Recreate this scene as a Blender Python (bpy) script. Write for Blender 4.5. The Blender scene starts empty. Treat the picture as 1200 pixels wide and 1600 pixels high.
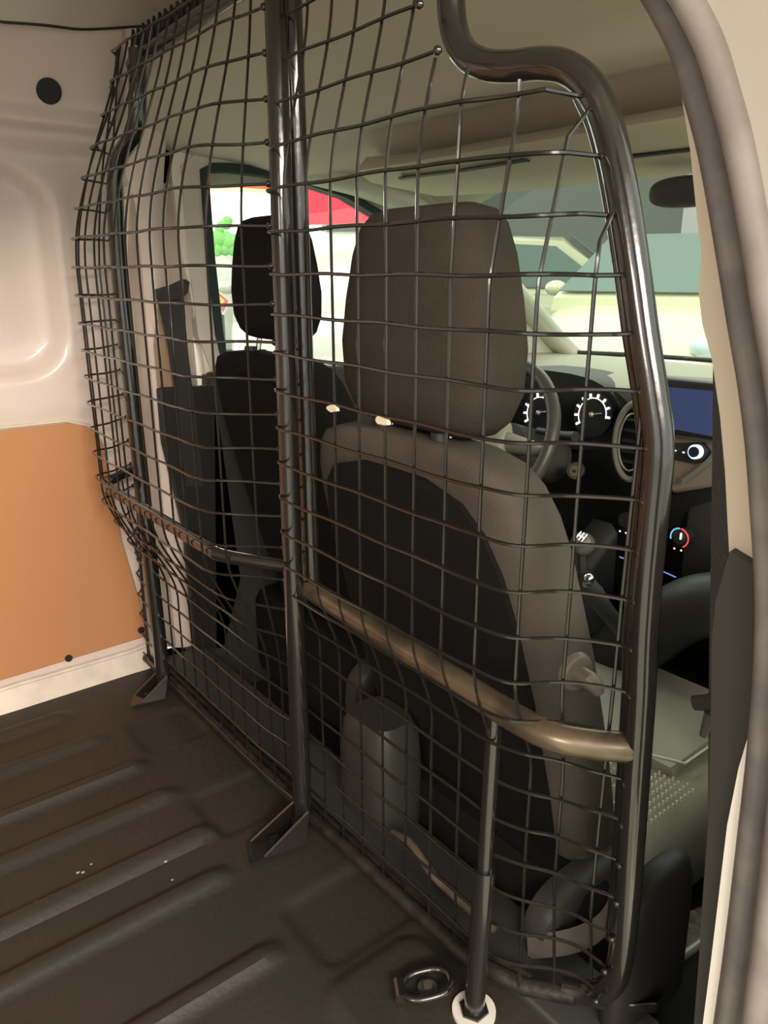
import bpy, bmesh, math, random
from mathutils import Vector, Matrix
random.seed(4)
PI = math.pi
S = bpy.context.scene
COL = S.collection

# ---------------------------------------------------------------- camera
cam = bpy.data.cameras.new('camera'); co = bpy.data.objects.new('camera', cam); COL.objects.link(co)
X = Vector((0.61879001, 0.2352045, -0.74951835)); Y = Vector((0.78555644, -0.18527275, 0.59040248)); Z = Vector((0, -0.95412413, -0.29941134))
# rows: world axes in the lens frame (right, down, forward)
right = Vector((X.x, Y.x, Z.x)); down = Vector((X.y, Y.y, Z.y)); fwd = Vector((X.z, Y.z, Z.z))
R3 = Matrix((right, -down, -fwd)).transposed()
co.matrix_world = Matrix.Translation((0, 0, 0.85)) @ R3.to_4x4()
cam.sensor_fit = 'VERTICAL'; cam.sensor_height = 32; cam.lens = 32 * 1195 / 1600
cam.clip_start = 0.02; cam.clip_end = 200
S.camera = co
S.view_settings.view_transform = 'Standard'; S.view_settings.look = 'None'
S.view_settings.gamma = 1; S.view_settings.use_curve_mapping = False
S.view_settings.exposure = 1.2

# ---------------------------------------------------------------- world and lamps
w = bpy.data.worlds.new('showroom_light'); S.world = w; w.use_nodes = True
bg = w.node_tree.nodes['Background']; bg.inputs[0].default_value = (1.0, 0.97, 0.9, 1); bg.inputs[1].default_value = 0.75

def area(name, loc, aim, sx, sy, power, col):
    l = bpy.data.lights.new(name, 'AREA'); l.shape = 'RECTANGLE'; l.size = sx; l.size_y = sy; l.energy = power; l.color = col
    o = bpy.data.objects.new(name, l); COL.objects.link(o); o.location = loc
    o.rotation_euler = (Vector(aim) - Vector(loc)).to_track_quat('-Z', 'Y').to_euler()
    return o
area('showroom_lamp_side', (2.4, -0.5, 2.0), (-1.2, 0.1, 0.5), 2.4, 0.5, 78, (1.0, 0.86, 0.72))
area('showroom_lamp_rear', (0.6, -3.4, 1.7), (-1.2, 0.5, 0.6), 1.6, 0.5, 22, (1.0, 0.86, 0.74))
area('showroom_lamp_front', (-2.5, 4.2, 3.0), (-2.2, 3.4, 0.0), 4.0, 1.2, 40, (0.97, 1.0, 0.88))
area('showroom_lamp_left', (-4.2, 2.0, 3.0), (-3.6, 1.8, 0.0), 3.0, 1.0, 60, (0.97, 1.0, 0.9))

# ---------------------------------------------------------------- materials
MATS = {}
def mat(name, col, rough=0.5, metal=0.0, spec=0.5, coat=0.0, bump=0.0, bscale=60, var=0.0, vscale=6, var2=None, emit=None, es=1.0, trans=0.0, ior=1.45, bdist=0.003):
    if name in MATS: return MATS[name]
    m = bpy.data.materials.new(name); m.use_nodes = True; nt = m.node_tree; b = nt.nodes['Principled BSDF']
    def s(k, v):
        if k in b.inputs: b.inputs[k].default_value = v
    c = (*col, 1); s('Base Color', c); s('Roughness', rough); s('Metallic', metal); s('Specular IOR Level', spec)
    s('Coat Weight', coat); s('Coat Roughness', 0.08); s('Transmission Weight', trans); s('IOR', ior)
    if emit: s('Emission Color', (*emit, 1)); s('Emission Strength', es)
    if var or bump:
        tc = nt.nodes.new('ShaderNodeTexCoord')
    if var:
        n = nt.nodes.new('ShaderNodeTexNoise'); n.inputs['Scale'].default_value = vscale; n.inputs['Detail'].default_value = 6
        nt.links.new(tc.outputs['Object'], n.inputs['Vector'])
        r = nt.nodes.new('ShaderNodeValToRGB'); r.color_ramp.elements[0].position = 0.38; r.color_ramp.elements[1].position = 0.64
        a = tuple(x * (1 - var) for x in col) if var2 is None else var2
        r.color_ramp.elements[0].color = (*a, 1); r.color_ramp.elements[1].color = c
        nt.links.new(n.outputs['Fac'], r.inputs['Fac']); nt.links.new(r.outputs['Color'], b.inputs['Base Color'])
    if bump:
        n2 = nt.nodes.new('ShaderNodeTexNoise'); n2.inputs['Scale'].default_value = bscale; n2.inputs['Detail'].default_value = 4
        nt.links.new(tc.outputs['Object'], n2.inputs['Vector'])
        bn = nt.nodes.new('ShaderNodeBump'); bn.inputs['Strength'].default_value = bump; bn.inputs['Distance'].default_value = bdist
        nt.links.new(n2.outputs['Fac'], bn.inputs['Height']); nt.links.new(bn.outputs['Normal'], b.inputs['Normal'])
    MATS[name] = m; return m
def cloth_mat(name, col, sc=420):
    m = mat(name, col, 0.92, spec=0.2, var=0.18, vscale=9)
    nt = m.node_tree; b = nt.nodes['Principled BSDF']
    tc = nt.nodes.new('ShaderNodeTexCoord'); wv = nt.nodes.new('ShaderNodeTexVoronoi'); wv.inputs['Scale'].default_value = sc
    nt.links.new(tc.outputs['Object'], wv.inputs['Vector'])
    bn = nt.nodes.new('ShaderNodeBump'); bn.inputs['Strength'].default_value = 0.5; bn.inputs['Distance'].default_value = 0.001
    nt.links.new(wv.outputs['Distance'], bn.inputs['Height']); nt.links.new(bn.outputs['Normal'], b.inputs['Normal'])
    return m
def glass_mat(name, tint, rough=0.0, refl=0.12):
    m = bpy.data.materials.new(name); m.use_nodes = True; nt = m.node_tree
    for n in list(nt.nodes): nt.nodes.remove(n)
    o = nt.nodes.new('ShaderNodeOutputMaterial'); t = nt.nodes.new('ShaderNodeBsdfTransparent'); g = nt.nodes.new('ShaderNodeBsdfGlossy')
    t.inputs[0].default_value = (*tint, 1); g.inputs['Roughness'].default_value = rough
    mx = nt.nodes.new('ShaderNodeMixShader'); mx.inputs[0].default_value = refl
    nt.links.new(t.outputs[0], mx.inputs[1]); nt.links.new(g.outputs[0], mx.inputs[2])
    nt.links.new(mx.outputs[0], o.inputs[0]); MATS[name] = m; return m

M_black = mat('gloss_black_steel', (0.014, 0.013, 0.012), 0.2, spec=0.8, coat=0.8, bump=0.15, bscale=40)
M_wire = mat('wire_black_steel', (0.014, 0.013, 0.011), 0.25, spec=0.7, coat=0.5)
M_body = mat('white_van_paint', (0.73, 0.615, 0.56), 0.38, coat=0.3, var=0.10, vscale=3, bump=0.06, bscale=5, bdist=0.02)
M_body2 = mat('white_van_paint_outer', (0.68, 0.62, 0.55), 0.35, coat=0.3)
M_hard = mat('tan_hardboard', (0.50, 0.235, 0.105), 0.42, var=0.0, bump=0.08, bscale=7, bdist=0.02)
M_trimw = mat('cream_edge_trim', (0.72, 0.64, 0.55), 0.4, var=0.15, vscale=20)
M_mat = mat('dark_ribbed_rubber', (0.030, 0.029, 0.022), 0.55, var=0.4, vscale=4, bump=0.35, bscale=90, var2=(0.038, 0.032, 0.025))
M_bplas = mat('black_plastic', (0.018, 0.018, 0.018), 0.55)
M_gplas = mat('charcoal_plastic', (0.05, 0.05, 0.048), 0.5)
M_head = mat('headliner_felt', (0.64, 0.58, 0.49), 0.9, bump=0.2, bscale=200)
M_fab = cloth_mat('brown_grey_seat_cloth', (0.105, 0.092, 0.074))
M_fabd = cloth_mat('dark_seat_cloth', (0.058, 0.050, 0.039))
M_blackcloth = cloth_mat('black_seat_back', (0.012, 0.012, 0.012))
M_chrome = mat('chrome', (0.8, 0.8, 0.76), 0.15, metal=1)
M_seal = mat('dusty_rubber_seal', (0.19, 0.175, 0.168), 0.7, var=0.35, vscale=25, bump=0.3, bscale=60)
M_sealdk = mat('dark_rubber', (0.03, 0.03, 0.028), 0.6)
M_belt = mat('belt_webbing', (0.028, 0.028, 0.026), 0.7, bump=0.3, bscale=300)
M_dash = mat('grey_dash_plastic', (0.33, 0.32, 0.24), 0.6, bump=0.2, bscale=200)
M_dashb = mat('brown_dash_panel', (0.20, 0.165, 0.13), 0.5)
M_silver = mat('silver_plastic', (0.45, 0.45, 0.38), 0.3, metal=0.6)
M_white = mat('white_mark', (0.9, 0.9, 0.86), 0.5, emit=(1, 1, 0.95), es=0.6)
M_screen = mat('blue_grey_screen', (0.03, 0.045, 0.11), 0.12, emit=(0.06, 0.085, 0.2), es=0.16)
M_glass = glass_mat('clear_glass', (0.93, 0.97, 0.94), 0.0, 0.05)
M_carglass = mat('car_window_glass', (0.055, 0.115, 0.10), 0.06, spec=0.9, coat=0.5)

# ---------------------------------------------------------------- helpers
ORG = {}
def root(name, label, cat, loc=(0, 0, 0), group=None):
    o = bpy.data.objects.new(name, None); COL.objects.link(o); o.location = loc; o.empty_display_size = 0.05
    o['label'] = label; o['category'] = cat
    if group: o['group'] = group
    ORG[o.name] = Vector(loc); return o
def origin_of(o):
    while o is not None:
        if o.name in ORG: return ORG[o.name]
        o = o.parent
    return Vector((0, 0, 0))
def mk(name, bm, m, parent=None, smooth=40, label=None, cat=None, group=None, kind=None, bevel=0, subd=0):
    bmesh.ops.recalc_face_normals(bm, faces=bm.faces)
    off = origin_of(parent)
    if off.length > 0: bmesh.ops.translate(bm, verts=bm.verts, vec=-off)
    me = bpy.data.meshes.new(name); bm.to_mesh(me); bm.free()
    o = bpy.data.objects.new(name, me); COL.objects.link(o); me.materials.append(m)
    if parent: o.parent = parent
    if smooth:
        for p in me.polygons: p.use_smooth = True
        try: me.set_sharp_from_angle(angle=math.radians(smooth))
        except Exception: pass
    if bevel:
        md = o.modifiers.new('bevel', 'BEVEL'); md.width = bevel; md.segments = 3; md.limit_method = 'ANGLE'; md.angle_limit = math.radians(40)
    if subd:
        md = o.modifiers.new('sub', 'SUBSURF'); md.levels = subd; md.render_levels = subd
    if label: o['label'] = label
    if cat: o['category'] = cat
    if group: o['group'] = group
    if kind: o['kind'] = kind
    return o
def NB(): return bmesh.new()
def box(bm, c, s, rot=None):
    r = bmesh.ops.create_cube(bm, size=1)
    mt = Matrix.Translation(c) @ (rot.to_4x4() if rot else Matrix.Identity(4)) @ Matrix.Diagonal((*s, 1))
    bmesh.ops.transform(bm, matrix=mt, verts=r['verts']); return r['verts']
def tube(bm, pts, r, n=8, cap=True, closed=False, flat=None):
    pts = [Vector(p) for p in pts]; L = len(pts); rings = []
    rr = r if isinstance(r, (list, tuple)) else [r] * L
    up = None
    for i, p in enumerate(pts):
        a = pts[(i - 1) % L] if (i > 0 or closed) else p; b = pts[(i + 1) % L] if (i < L - 1 or closed) else p
        t = (b - a).normalized()
        if up is None:
            up = Vector((0, 0, 1)) if abs(t.z) < 0.9 else Vector((0, 1, 0))
        u = (up - t * up.dot(t)).normalized(); v = t.cross(u); up = u
        ring = []
        for k in range(n):
            q = 2 * PI * k / n
            fx, fy = (1, 1) if flat is None else flat
            ring.append(bm.verts.new(p + u * math.cos(q) * rr[i] * fx + v * math.sin(q) * rr[i] * fy))
        rings.append(ring)
    m = L if closed else L - 1
    for i in range(m):
        A = rings[i]; B = rings[(i + 1) % L]
        for k in range(n): bm.faces.new((A[k], A[(k + 1) % n], B[(k + 1) % n], B[k]))
    if cap and not closed:
        bm.faces.new(rings[0][::-1]); bm.faces.new(rings[-1])
def smoothpath(pts, sub=5):
    pts = [Vector(p) for p in pts]; out = []
    for i in range(len(pts) - 1):
        p0 = pts[max(i - 1, 0)]; p1 = pts[i]; p2 = pts[i + 1]; p3 = pts[min(i + 2, len(pts) - 1)]
        for k in range(sub):
            t = k / sub
            out.append(0.5 * ((2 * p1) + (p2 - p0) * t + (2 * p0 - 5 * p1 + 4 * p2 - p3) * t * t + (3 * p1 - p0 - 3 * p2 + p3) * t ** 3))
    out.append(pts[-1]); return out
def prism(bm, poly, ext):
    """extrude a planar 3-D outline by the vector ext"""
    ext = Vector(ext); a = [bm.verts.new(Vector(p)) for p in poly]; b = [bm.verts.new(Vector(p) + ext) for p in poly]
    n = len(poly); bm.faces.new(a); bm.faces.new(b[::-1])
    for i in range(n): bm.faces.new((a[i], b[i], b[(i + 1) % n], a[(i + 1) % n]))
def loft(bm, rings, cap=True, closed=True):
    R = [[bm.verts.new(Vector(p)) for p in r] for r in rings]
    n = len(R[0])
    for i in range(len(R) - 1):
        for k in range(n if closed else n - 1):
            bm.faces.new((R[i][k], R[i][(k + 1) % n], R[i + 1][(k + 1) % n], R[i + 1][k]))
    if cap and closed: bm.faces.new(R[0][::-1]); bm.faces.new(R[-1])
    return R
def sring(c, hx, hy, e=3.0, n=28, tilt=0.0):
    """superellipse ring in the xy plane round c; tilt raises z with y"""
    o = []
    for k in range(n):
        q = 2 * PI * k / n; cs, sn = math.cos(q), math.sin(q)
        x = hx * math.copysign(abs(cs) ** (2 / e), cs); y = hy * math.copysign(abs(sn) ** (2 / e), sn)
        o.append((c[0] + x, c[1] + y, c[2] + tilt * y))
    return o
def strip(bm, A, B, thick):
    """band between two 3-D edge paths with a thickness vector"""
    t = Vector(thick); n = len(A)
    va = [bm.verts.new(Vector(p)) for p in A]; vb = [bm.verts.new(Vector(p)) for p in B]
    wa = [bm.verts.new(Vector(p) + t) for p in A]; wb = [bm.verts.new(Vector(p) + t) for p in B]
    for i in range(n - 1):
        bm.faces.new((va[i], va[i + 1], vb[i + 1], vb[i])); bm.faces.new((wa[i], wb[i], wb[i + 1], wa[i + 1]))
        bm.faces.new((va[i], wa[i], wa[i + 1], va[i + 1])); bm.faces.new((vb[i], vb[i + 1], wb[i + 1], wb[i]))
    bm.faces.new((va[0], vb[0], wb[0], wa[0])); bm.faces.new((va[-1], wa[-1], wb[-1], vb[-1]))
def cyl(bm, c, axis, r, h, n=24, r2=None):
    a = Vector(axis).normalized(); c = Vector(c)
    tube(bm, [c - a * h / 2, c + a * h / 2], [r, r2 if r2 is not None else r], n)
def ball(bm, c, r, s=(1, 1, 1), n=16):
    res = bmesh.ops.create_uvsphere(bm, u_segments=n, v_segments=n // 2 + 2, radius=r)
    bmesh.ops.transform(bm, matrix=Matrix.Translation(c) @ Matrix.Diagonal((*s, 1)), verts=res['verts'])
def grid(bm, nu, nv, fn):
    V = [[bm.verts.new(fn(i / nu, j / nv)) for j in range(nv + 1)] for i in range(nu + 1)]
    for i in range(nu):
        for j in range(nv): bm.faces.new((V[i][j], V[i + 1][j], V[i + 1][j + 1], V[i][j + 1]))
    return V
def interp(tab, x):
    if x <= tab[0][0]: return tab[0][1]
    for (a, va), (b, vb) in zip(tab, tab[1:]):
        if x <= b:
            t = (x - a) / (b - a); t = t * t * (3 - 2 * t); return va + (vb - va) * t
    return tab[-1][1]
def lerp(a, b, t): return a + (b - a) * t

# ================================================================ CARGO SHELL
XL = -1.566      # inner face of the far cargo wall
# floor with pressed ribs, pads and a lashing mound
def seg_bump(x, y, x0, y0, hw, y1=-9.0, h=0.011, soft=0.010):
    d = abs(x - x0) - hw; e = max(y - y0, y1 - y)
    return h * (1 - smooth01(d, -0.004, soft)) * (1 - smooth01(e, -0.02, 0.02))
def smooth01(v, a, b):
    t = min(1, max(0, (v - a) / (b - a))); return t * t * (3 - 2 * t)
RIBS = [(-0.705, 0.375), (-0.868, 0.385), (-0.965, 0.41), (-1.09, 0.40), (-1.20, 0.39), (-1.33, 0.36), (-1.45, 0.33)]
def pad(x, y, cx, cy, hx, hy, h, rad=0.02):
    dx = abs(x - cx) - hx + rad; dy = abs(y - cy) - hy + rad
    d = math.hypot(max(dx, 0), max(dy, 0)) - rad
    return h * (1 - smooth01(d, -0.006, 0.008))
def floor_z(x, y):
    z = 0.0
    for (rx, ry) in RIBS: z += seg_bump(x, y, rx, ry, 0.012)
    z -= pad(x, y, -0.70, 0.50, 0.062, 0.085, 0.006)
    z -= pad(x, y, -1.00, 0.49, 0.060, 0.075, 0.006)
    z -= pad(x, y, -1.28, 0.47, 0.060, 0.060, 0.005)
    z += pad(x, y, -0.53, 0.46, 0.085, 0.075, 0.008, 0.03)
    return z
bm = NB()
xs = [XL - 0.03 + i * 0.0075 for i in range(176)]
ys = [-1.0 + i * 0.04 for i in range(25)] + [0.0 + i * 0.0085 for i in range(76)]
V = [[bm.verts.new((x, y, floor_z(x, y))) for y in ys] for x in xs]
for i in range(len(xs) - 1):
    for j in range(len(ys) - 1): bm.faces.new((V[i][j], V[i + 1][j], V[i + 1][j + 1], V[i][j + 1]))
mk('floor', bm, M_mat, kind='structure')
bm = NB(); box(bm, (-0.93, 1.36, -0.16), (1.40, 1.50, 0.04)); box(bm, (-0.93, 2.06, 0.20), (1.36, 0.04, 0.74))
mk('floor_cab', bm, mat('dark_cab_carpet', (0.02, 0.019, 0.017), 0.95, bump=0.6, bscale=200), kind='structure')

# far cargo wall: flat below, window pressing, groove, leaning cant rail
def wall_x(y, z):
    x = XL
    x += 0.006 * smooth01(z, 0.555, 0.60)
    # recessed window pressing with rounded corners
    if z < 1.2:
        dx = (y - 0.455) + 0.09; dz = abs(z - 0.845) - 0.19 + 0.09
        d = math.hypot(max(dx, 0), max(dz, 0)) - 0.09
        x -= 0.030 * (1 - smooth01(d, -0.030, 0.004))
        x -= 0.006 * (1 - smooth01(d, -0.055, -0.042)) * 0.6
    x += 0.022 * smooth01(z, 1.055, 1.075)                                     # step to the cant rail
    g = 1 - smooth01(abs(z - 1.105), 0.006, 0.016); x -= 0.018 * g             # groove
    x += 0.085 * smooth01(z, 1.12, 1.30)
    x += 0.012 * (1 - smooth01(abs(y - 0.20 - 0.1 * (z - 1.1)), 0.02, 0.06)) * smooth01(z, 1.12, 1.14)
    return x
bm = NB()
nz = 120; ny = 110
grid(bm, ny, nz, lambda u, v: Vector((wall_x(-1.0 + 1.58 * u, 1.27 * v), -1.0 + 1.58 * u, 1.27 * v)))
mk('wall_left', bm, M_body, kind='structure', smooth=60)
bm = NB(); box(bm, (-0.85, -1.02, 0.64), (1.5, 0.03, 1.32)); mk('wall_rear', bm, M_body, kind='structure')
# body beyond the bulkhead: inner B pillar on the far side
bm = NB()
def pil_x(y, z): return XL - 0.02 + 0.10 * smooth01(z, 0.95, 1.27) - 0.02 * smooth01(abs(y - 0.66), 0.03, 0.07) + 0.01 * math.sin(y * 70)
grid(bm, 24, 40, lambda u, v: Vector((pil_x(0.56 + 0.12 * u, 1.27 * v), 0.56 + 0.12 * u, 1.27 * v)))
mk('trim_1', bm, M_body, kind='structure', smooth=60)

# roof over the cargo room with its wavy seam and the cant rail holes
bm = NB()
def roof_z(x, y): return 1.222 + 0.16 * max(0, y - 0.38) + 0.10 * math.sin(PI * min(1, max(0, (x + 1.5) / 1.2))) + 0.003 * math.sin(y * 22)
def roof_edge(y): return -1.458 + 0.018 * smooth01(math.sin(y * 11 - 2.2), -0.3, 0.5)
grid(bm, 60, 100, lambda u, v: Vector((lerp(roof_edge(-1 + 1.66 * v), -0.30, u), -1 + 1.66 * v, roof_z(lerp(-1.458, -0.3, u), -1 + 1.66 * v) - 0.012 * (1 - smooth01(u, 0, 0.04)))))
mk('ceiling', bm, mat('white_van_roof', (0.60, 0.56, 0.49), 0.5, bump=0.05, bscale=6, bdist=0.02), kind='structure', smooth=60)
bm = NB(); box(bm, (-0.8, -0.1, 1.375), (1.9, 1.9, 0.03)); mk('ceiling_outer', bm, M_body2, kind='structure')
bm = NB(); box(bm, (-1.52, -0.2, 1.30), (0.12, 1.65, 0.02)); mk('trim_2', bm, M_body2, kind='structure')
bm = NB(); tube(bm, [(roof_edge(-1 + 1.66 * v / 60) - 0.004, -1 + 1.66 * v / 60, roof_z(-1.458, -1 + 1.66 * v / 60) - 0.012) for v in range(61)], 0.0035, 6)
mk('trim_3', bm, M_sealdk, kind='structure')
# round opening and bolt holes in the cant rail
def hole(y, z, r, parent=None):
    x = wall_x(y, z) + 0.003
    sl = (wall_x(y, z + 0.01) - wall_x(y, z - 0.01)) / 0.02
    bm = NB(); cyl(bm, (x, y, z), (1, 0, -sl), r, 0.004, 32); return bm
mk('hole_plug', hole(0.463, 1.150, 0.021), M_bplas, label='black round plug in the far side rail above the window pressing', cat='plug')
for (y, z, r, l) in [(0.605, 1.20, 0.0045, 'tiny dark hole in the upper rail beside the wire bulkhead top'),
                     (0.366, 1.185, 0.0035, 'tiny dark hole in the upper rail left of the big round plug'),
                     (0.54, 1.068, 0.004, 'tiny screw hole below the groove, right of the window pressing')]:
    mk('bolt_hole', hole(y, z, r), M_bplas, label=l, cat='hole')

# tan hardboard liner with its rivets, and the cream kick trim
liner = root('side_liner', 'tan hardboard liner panel covering the lower far cargo wall', 'liner panel', (XL, -0.2, 0.05))
bm = NB()
out = [(-0.98, 0.045), (-0.98, 0.565)]
for k in range(7):
    a = PI / 2 - k / 6 * PI / 2; out.append((0.43 + 0.07 * math.cos(a), 0.495 + 0.07 * math.sin(a)))
out += [(0.515, 0.30), (0.545, 0.12), (0.545, 0.065)]
prism(bm, [(XL + 0.001, y, z) for y, z in out], (0.006, 0, 0))
mk('panel_board', bm, M_hard, liner, bevel=0.002)
for (y, z) in [(0.375, 0.068), (0.535, 0.085), (0.225, 0.070), (0.0, 0.07), (-0.25, 0.07)]:
    bm = NB(); cyl(bm, (XL + 0.009, y, z), (1, 0, 0), 0.0075, 0.004, 20); mk('rivet', bm, M_bplas, liner)
bm = NB(); tube(bm, [(XL + 0.003, -0.98, 0.57), (XL + 0.003, 0.43, 0.57), (XL + 0.003, 0.475, 0.555), (XL + 0.003, 0.502, 0.50)], 0.0035, 6)
mk('edge_bead', bm, M_trimw, liner, label='pale bead along the top edge')
bm = NB()
kp = [(-0.98, 0.0), (0.22, 0.0), (0.26, 0.004), (0.42, 0.0), (0.50, 0.0), (0.545, 0.01), (0.56, 0.03)]
A = [(XL + 0.035, y, -0.002 + 0.3 * dz) for y, dz in kp]; B = [(XL + 0.008, y + 0.004, 0.040 + 0.4 * dz) for y, dz in kp]
strip(bm, A, B, (-0.012, 0, -0.01))
tube(bm, [(XL + 0.010, y + 0.004, 0.042 + 0.4 * dz) for y, dz in kp], 0.005, 8)
mk('baseboard_left', bm, M_trimw, kind='structure')

# ================================================================ WIRE BULKHEAD
cage = root('wire_bulkhead', 'black welded wire mesh bulkhead standing between cargo floor and the seats', 'bulkhead', (-0.93, 0.55, 0))
S0 = 0.0485
def resample(path):
    P = smoothpath([(x, y, 0) for x, y in path], 12); L = [0]
    for a, b in zip(P, P[1:]): L.append(L[-1] + (b - a).length)
    return P, L
def at_len(PL, s):
    P, L = PL; s = min(max(s, 0), L[-1])
    for i in range(len(L) - 1):
        if s <= L[i + 1]:
            t = (s - L[i]) / max(1e-9, L[i + 1] - L[i]); return P[i].lerp(P[i + 1], t)
    return P[-1]
wtab_r = [(0.0, 0.86), (0.335, 0.82), (0.46, 0.0), (0.93, 0.0), (1.15, 1.0)]
wtab_l = [(0.0, 0.93), (0.25, 0.88), (0.46, 0.0), (0.88, 0.0), (1.24, 1.0)]
def lin(tab, x):
    if x <= tab[0][0]: return tab[0][1]
    for (a, va), (b, vb) in zip(tab, tab[1:]):
        if x <= b: return va + (vb - va) * (x - a) / (b - a)
    return tab[-1][1]
TUBE = [(0.085, -0.362), (0.138, -0.352), (0.225, -0.350), (0.341, -0.354), (0.449, -0.359), (0.516, -0.364), (0.581, -0.367), (0.642, -0.368), (0.702, -0.370), (0.746, -0.381), (0.799, -0.397), (0.853, -0.412), (0.916, -0.431), (0.970, -0.452), (1.000, -0.468), (1.02, -0.493), (1.03, -0.53)]
TOPZ = [(-0.632, 1.20), (-0.627, 1.085), (-0.612, 1.055), (-0.585, 1.038), (-0.553, 1.031), (-0.493, 1.020), (-0.468, 1.000), (-0.452, 0.970), (-0.431, 0.916), (-0.412, 0.853), (-0.397, 0.799), (-0.381, 0.746), (-0.365, 0.70)]
midR = resample([(-0.905, 0.556), (-0.893, 0.532), (-0.880, 0.514), (-0.860, 0.507), (-0.80, 0.507), (-0.56, 0.507), (-0.50, 0.509), (-0.455, 0.519), (-0.427, 0.557), (-0.395, 0.583), (-0.350, 0.603)])
midL = resample([(-1.545, 0.548), (-1.505, 0.50), (-1.492, 0.465), (-1.470, 0.451), (-1.40, 0.449), (-1.06, 0.449), (-1.015, 0.450), (-0.978, 0.462), (-0.945, 0.495), (-0.905, 0.530)])
def surfR(s, z):
    p = at_len(midR, s); w_ = interp(wtab_r, z)
    yb = 0.548 + 0.035 * smooth01(p.x, -0.50, -0.39) + 0.03 * smooth01(p.x, -0.47, -0.39) * (1 - smooth01(z, 0.0, 0.25))
    xb = p.x
    tz = 1 - smooth01(z, 0.05, 0.9)
    shift = 0.0
    if z > 0.84: w_ = max(w_, 0.75 * smooth01(p.x, -0.58, -0.48) * min(1, (z - 0.84) / 0.14))
    if z > 0.7: pass
    q = Vector((xb + shift, lerp(p.y, max(p.y, yb), w_), z)); return q
def lean(z): return lin([(0.86, 0.0), (1.04, 0.05), (1.22, 0.14)], z)
def surfL(s, z):
    p = at_len(midL, s); w_ = interp(wtab_l, z)
    f = 1 - smooth01(p.x, -1.55, -1.05)
    return Vector((p.x + lean(z) * f - 0.02 * (1 - smooth01(z, 0, 0.5)) * f, lerp(p.y, max(p.y, 0.535), w_), z))
RW = 0.0019
# passenger side panel
def len_at_x(PL, x):
    P, L = PL
    for i in range(len(P) - 1):
        if P[i].x <= x <= P[i + 1].x: return L[i] + (L[i + 1] - L[i]) * (x - P[i].x) / (P[i + 1].x - P[i].x)
    return 0
def topR(x):
    return 1.23 if x < -0.632 else lin(TOPZ, x)
def mesh_panel(surf, PL, s0, zoff, zmin, ztop, rows_end, name, label):
    bm = NB(); L = PL[1][-1]
    k0 = int(s0 // S0) + 1
    cols = [s0 + (k - k0) * S0 for k in range(0, 60)]
    cols = [s for s in cols if 0.001 < s < L - 0.004]
    for s in cols:
        zt = 1.215; zb = zmin
        n = max(4, int((zt - zb) / 0.016)); pts = []
        for i in range(n + 1):
            z = lerp(zb, zt, i / n); p = surf(s, z); 
            if z <= ztop(p.x) + 0.004 and (ztop is not topR or p.x < lin(TUBE, z) - 0.004): pts.append(p + Vector((0.0003 * math.sin(z * 23 + s * 50), 0.0022, 0)))
        q = pts[-1]
        if ztop is topR and 0.75 < q.z < 1.0 and q.x > -0.50: pts.append(Vector((lin(TUBE, q.z + 0.03), 0.590, q.z + 0.03)))
        tube(bm, pts, RW, 6)
    z = zoff
    while z - S0 > zmin: z -= S0
    while z < 1.225:
        pts = []
        n = 90
        for i in range(n + 1):
            s = L * i / n; p = surf(s, z)
            if z <= ztop(p.x) + 0.002 and (ztop is not topR or z > 1.03 or p.x < lin(TUBE, z) - 0.006): pts.append(p + Vector((0, -0.0022, 0.0008 * math.sin(s * 40 + z * 90))))
        if len(pts) > 3 and ztop is topR and z < 1.0:
            pts.append(Vector((lin(TUBE, z) - 0.004, 0.590, z)))
        if len(pts) > 3:
            tube(bm, pts, RW * 1.05, 6)
            for e in (pts[0], pts[-1]): ball(bm, e, 0.0044, n=8)
        z += S0
    return mk(name, bm, M_wire, cage, label=label)
mesh_panel(surfR, midR, len_at_x(midR, -0.6438), 0.702, 0.035, topR, None, 'mesh_panel', 'wire mesh basket behind the near seat')
mesh_panel(surfL, midL, len_at_x(midL, -1.111), 0.712, 0.03, lambda x: 1.20, None, 'mesh_panel', 'wire mesh basket behind the far seat')
# posts and tubes
def part(name, pts, r, label=None, n=16, sm=0, flat=None, m=None):
    bm = NB(); p = smoothpath(pts, 6) if sm else pts
    tube(bm, p, r, n, flat=flat); return mk(name, bm, m or M_black, cage, label=label)
part('post', [(-0.875, 0.525, 0.012), (-0.875, 0.525, 0.5), (-0.878, 0.530, 0.9), (-0.905, 0.550, 1.22)], 0.0140, sm=1)
part('post', [(-0.885, 0.562, 0.40), (-0.890, 0.562, 1.22)], 0.0125)
part('post', [(-1.408, 0.520, 0.012), (-1.425, 0.520, 0.5), (-1.435, 0.520, 0.80), (-1.42, 0.520, 0.96), (-1.40, 0.525, 1.03), (-1.355, 0.540, 1.07), (-1.34, 0.545, 1.12), (-1.335, 0.55, 1.19)], 0.0145, sm=1)
endt = [(-0.632, 0.578, 1.20), (-0.630, 0.578, 1.13), (-0.627, 0.578, 1.085), (-0.612, 0.578, 1.055), (-0.585, 0.580, 1.038), (-0.553, 0.584, 1.031), (-0.520, 0.588, 1.028), (-0.493, 0.592, 1.020), (-0.468, 0.596, 1.000),
        (-0.452, 0.600, 0.970), (-0.431, 0.600, 0.916), (-0.412, 0.600, 0.853), (-0.397, 0.600, 0.799), (-0.381, 0.600, 0.746), (-0.370, 0.600, 0.702), (-0.368, 0.600, 0.642), (-0.367, 0.600, 0.581), (-0.364, 0.600, 0.516), (-0.359, 0.600, 0.449),
        (-0.354, 0.600, 0.341), (-0.350, 0.602, 0.225), (-0.352, 0.607, 0.138), (-0.362, 0.612, 0.085), (-0.385, 0.612, 0.050), (-0.415, 0.600, 0.040)]
part('end_tube', endt, 0.0140, sm=1, label='thick bent tube frame at the doorway')
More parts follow.
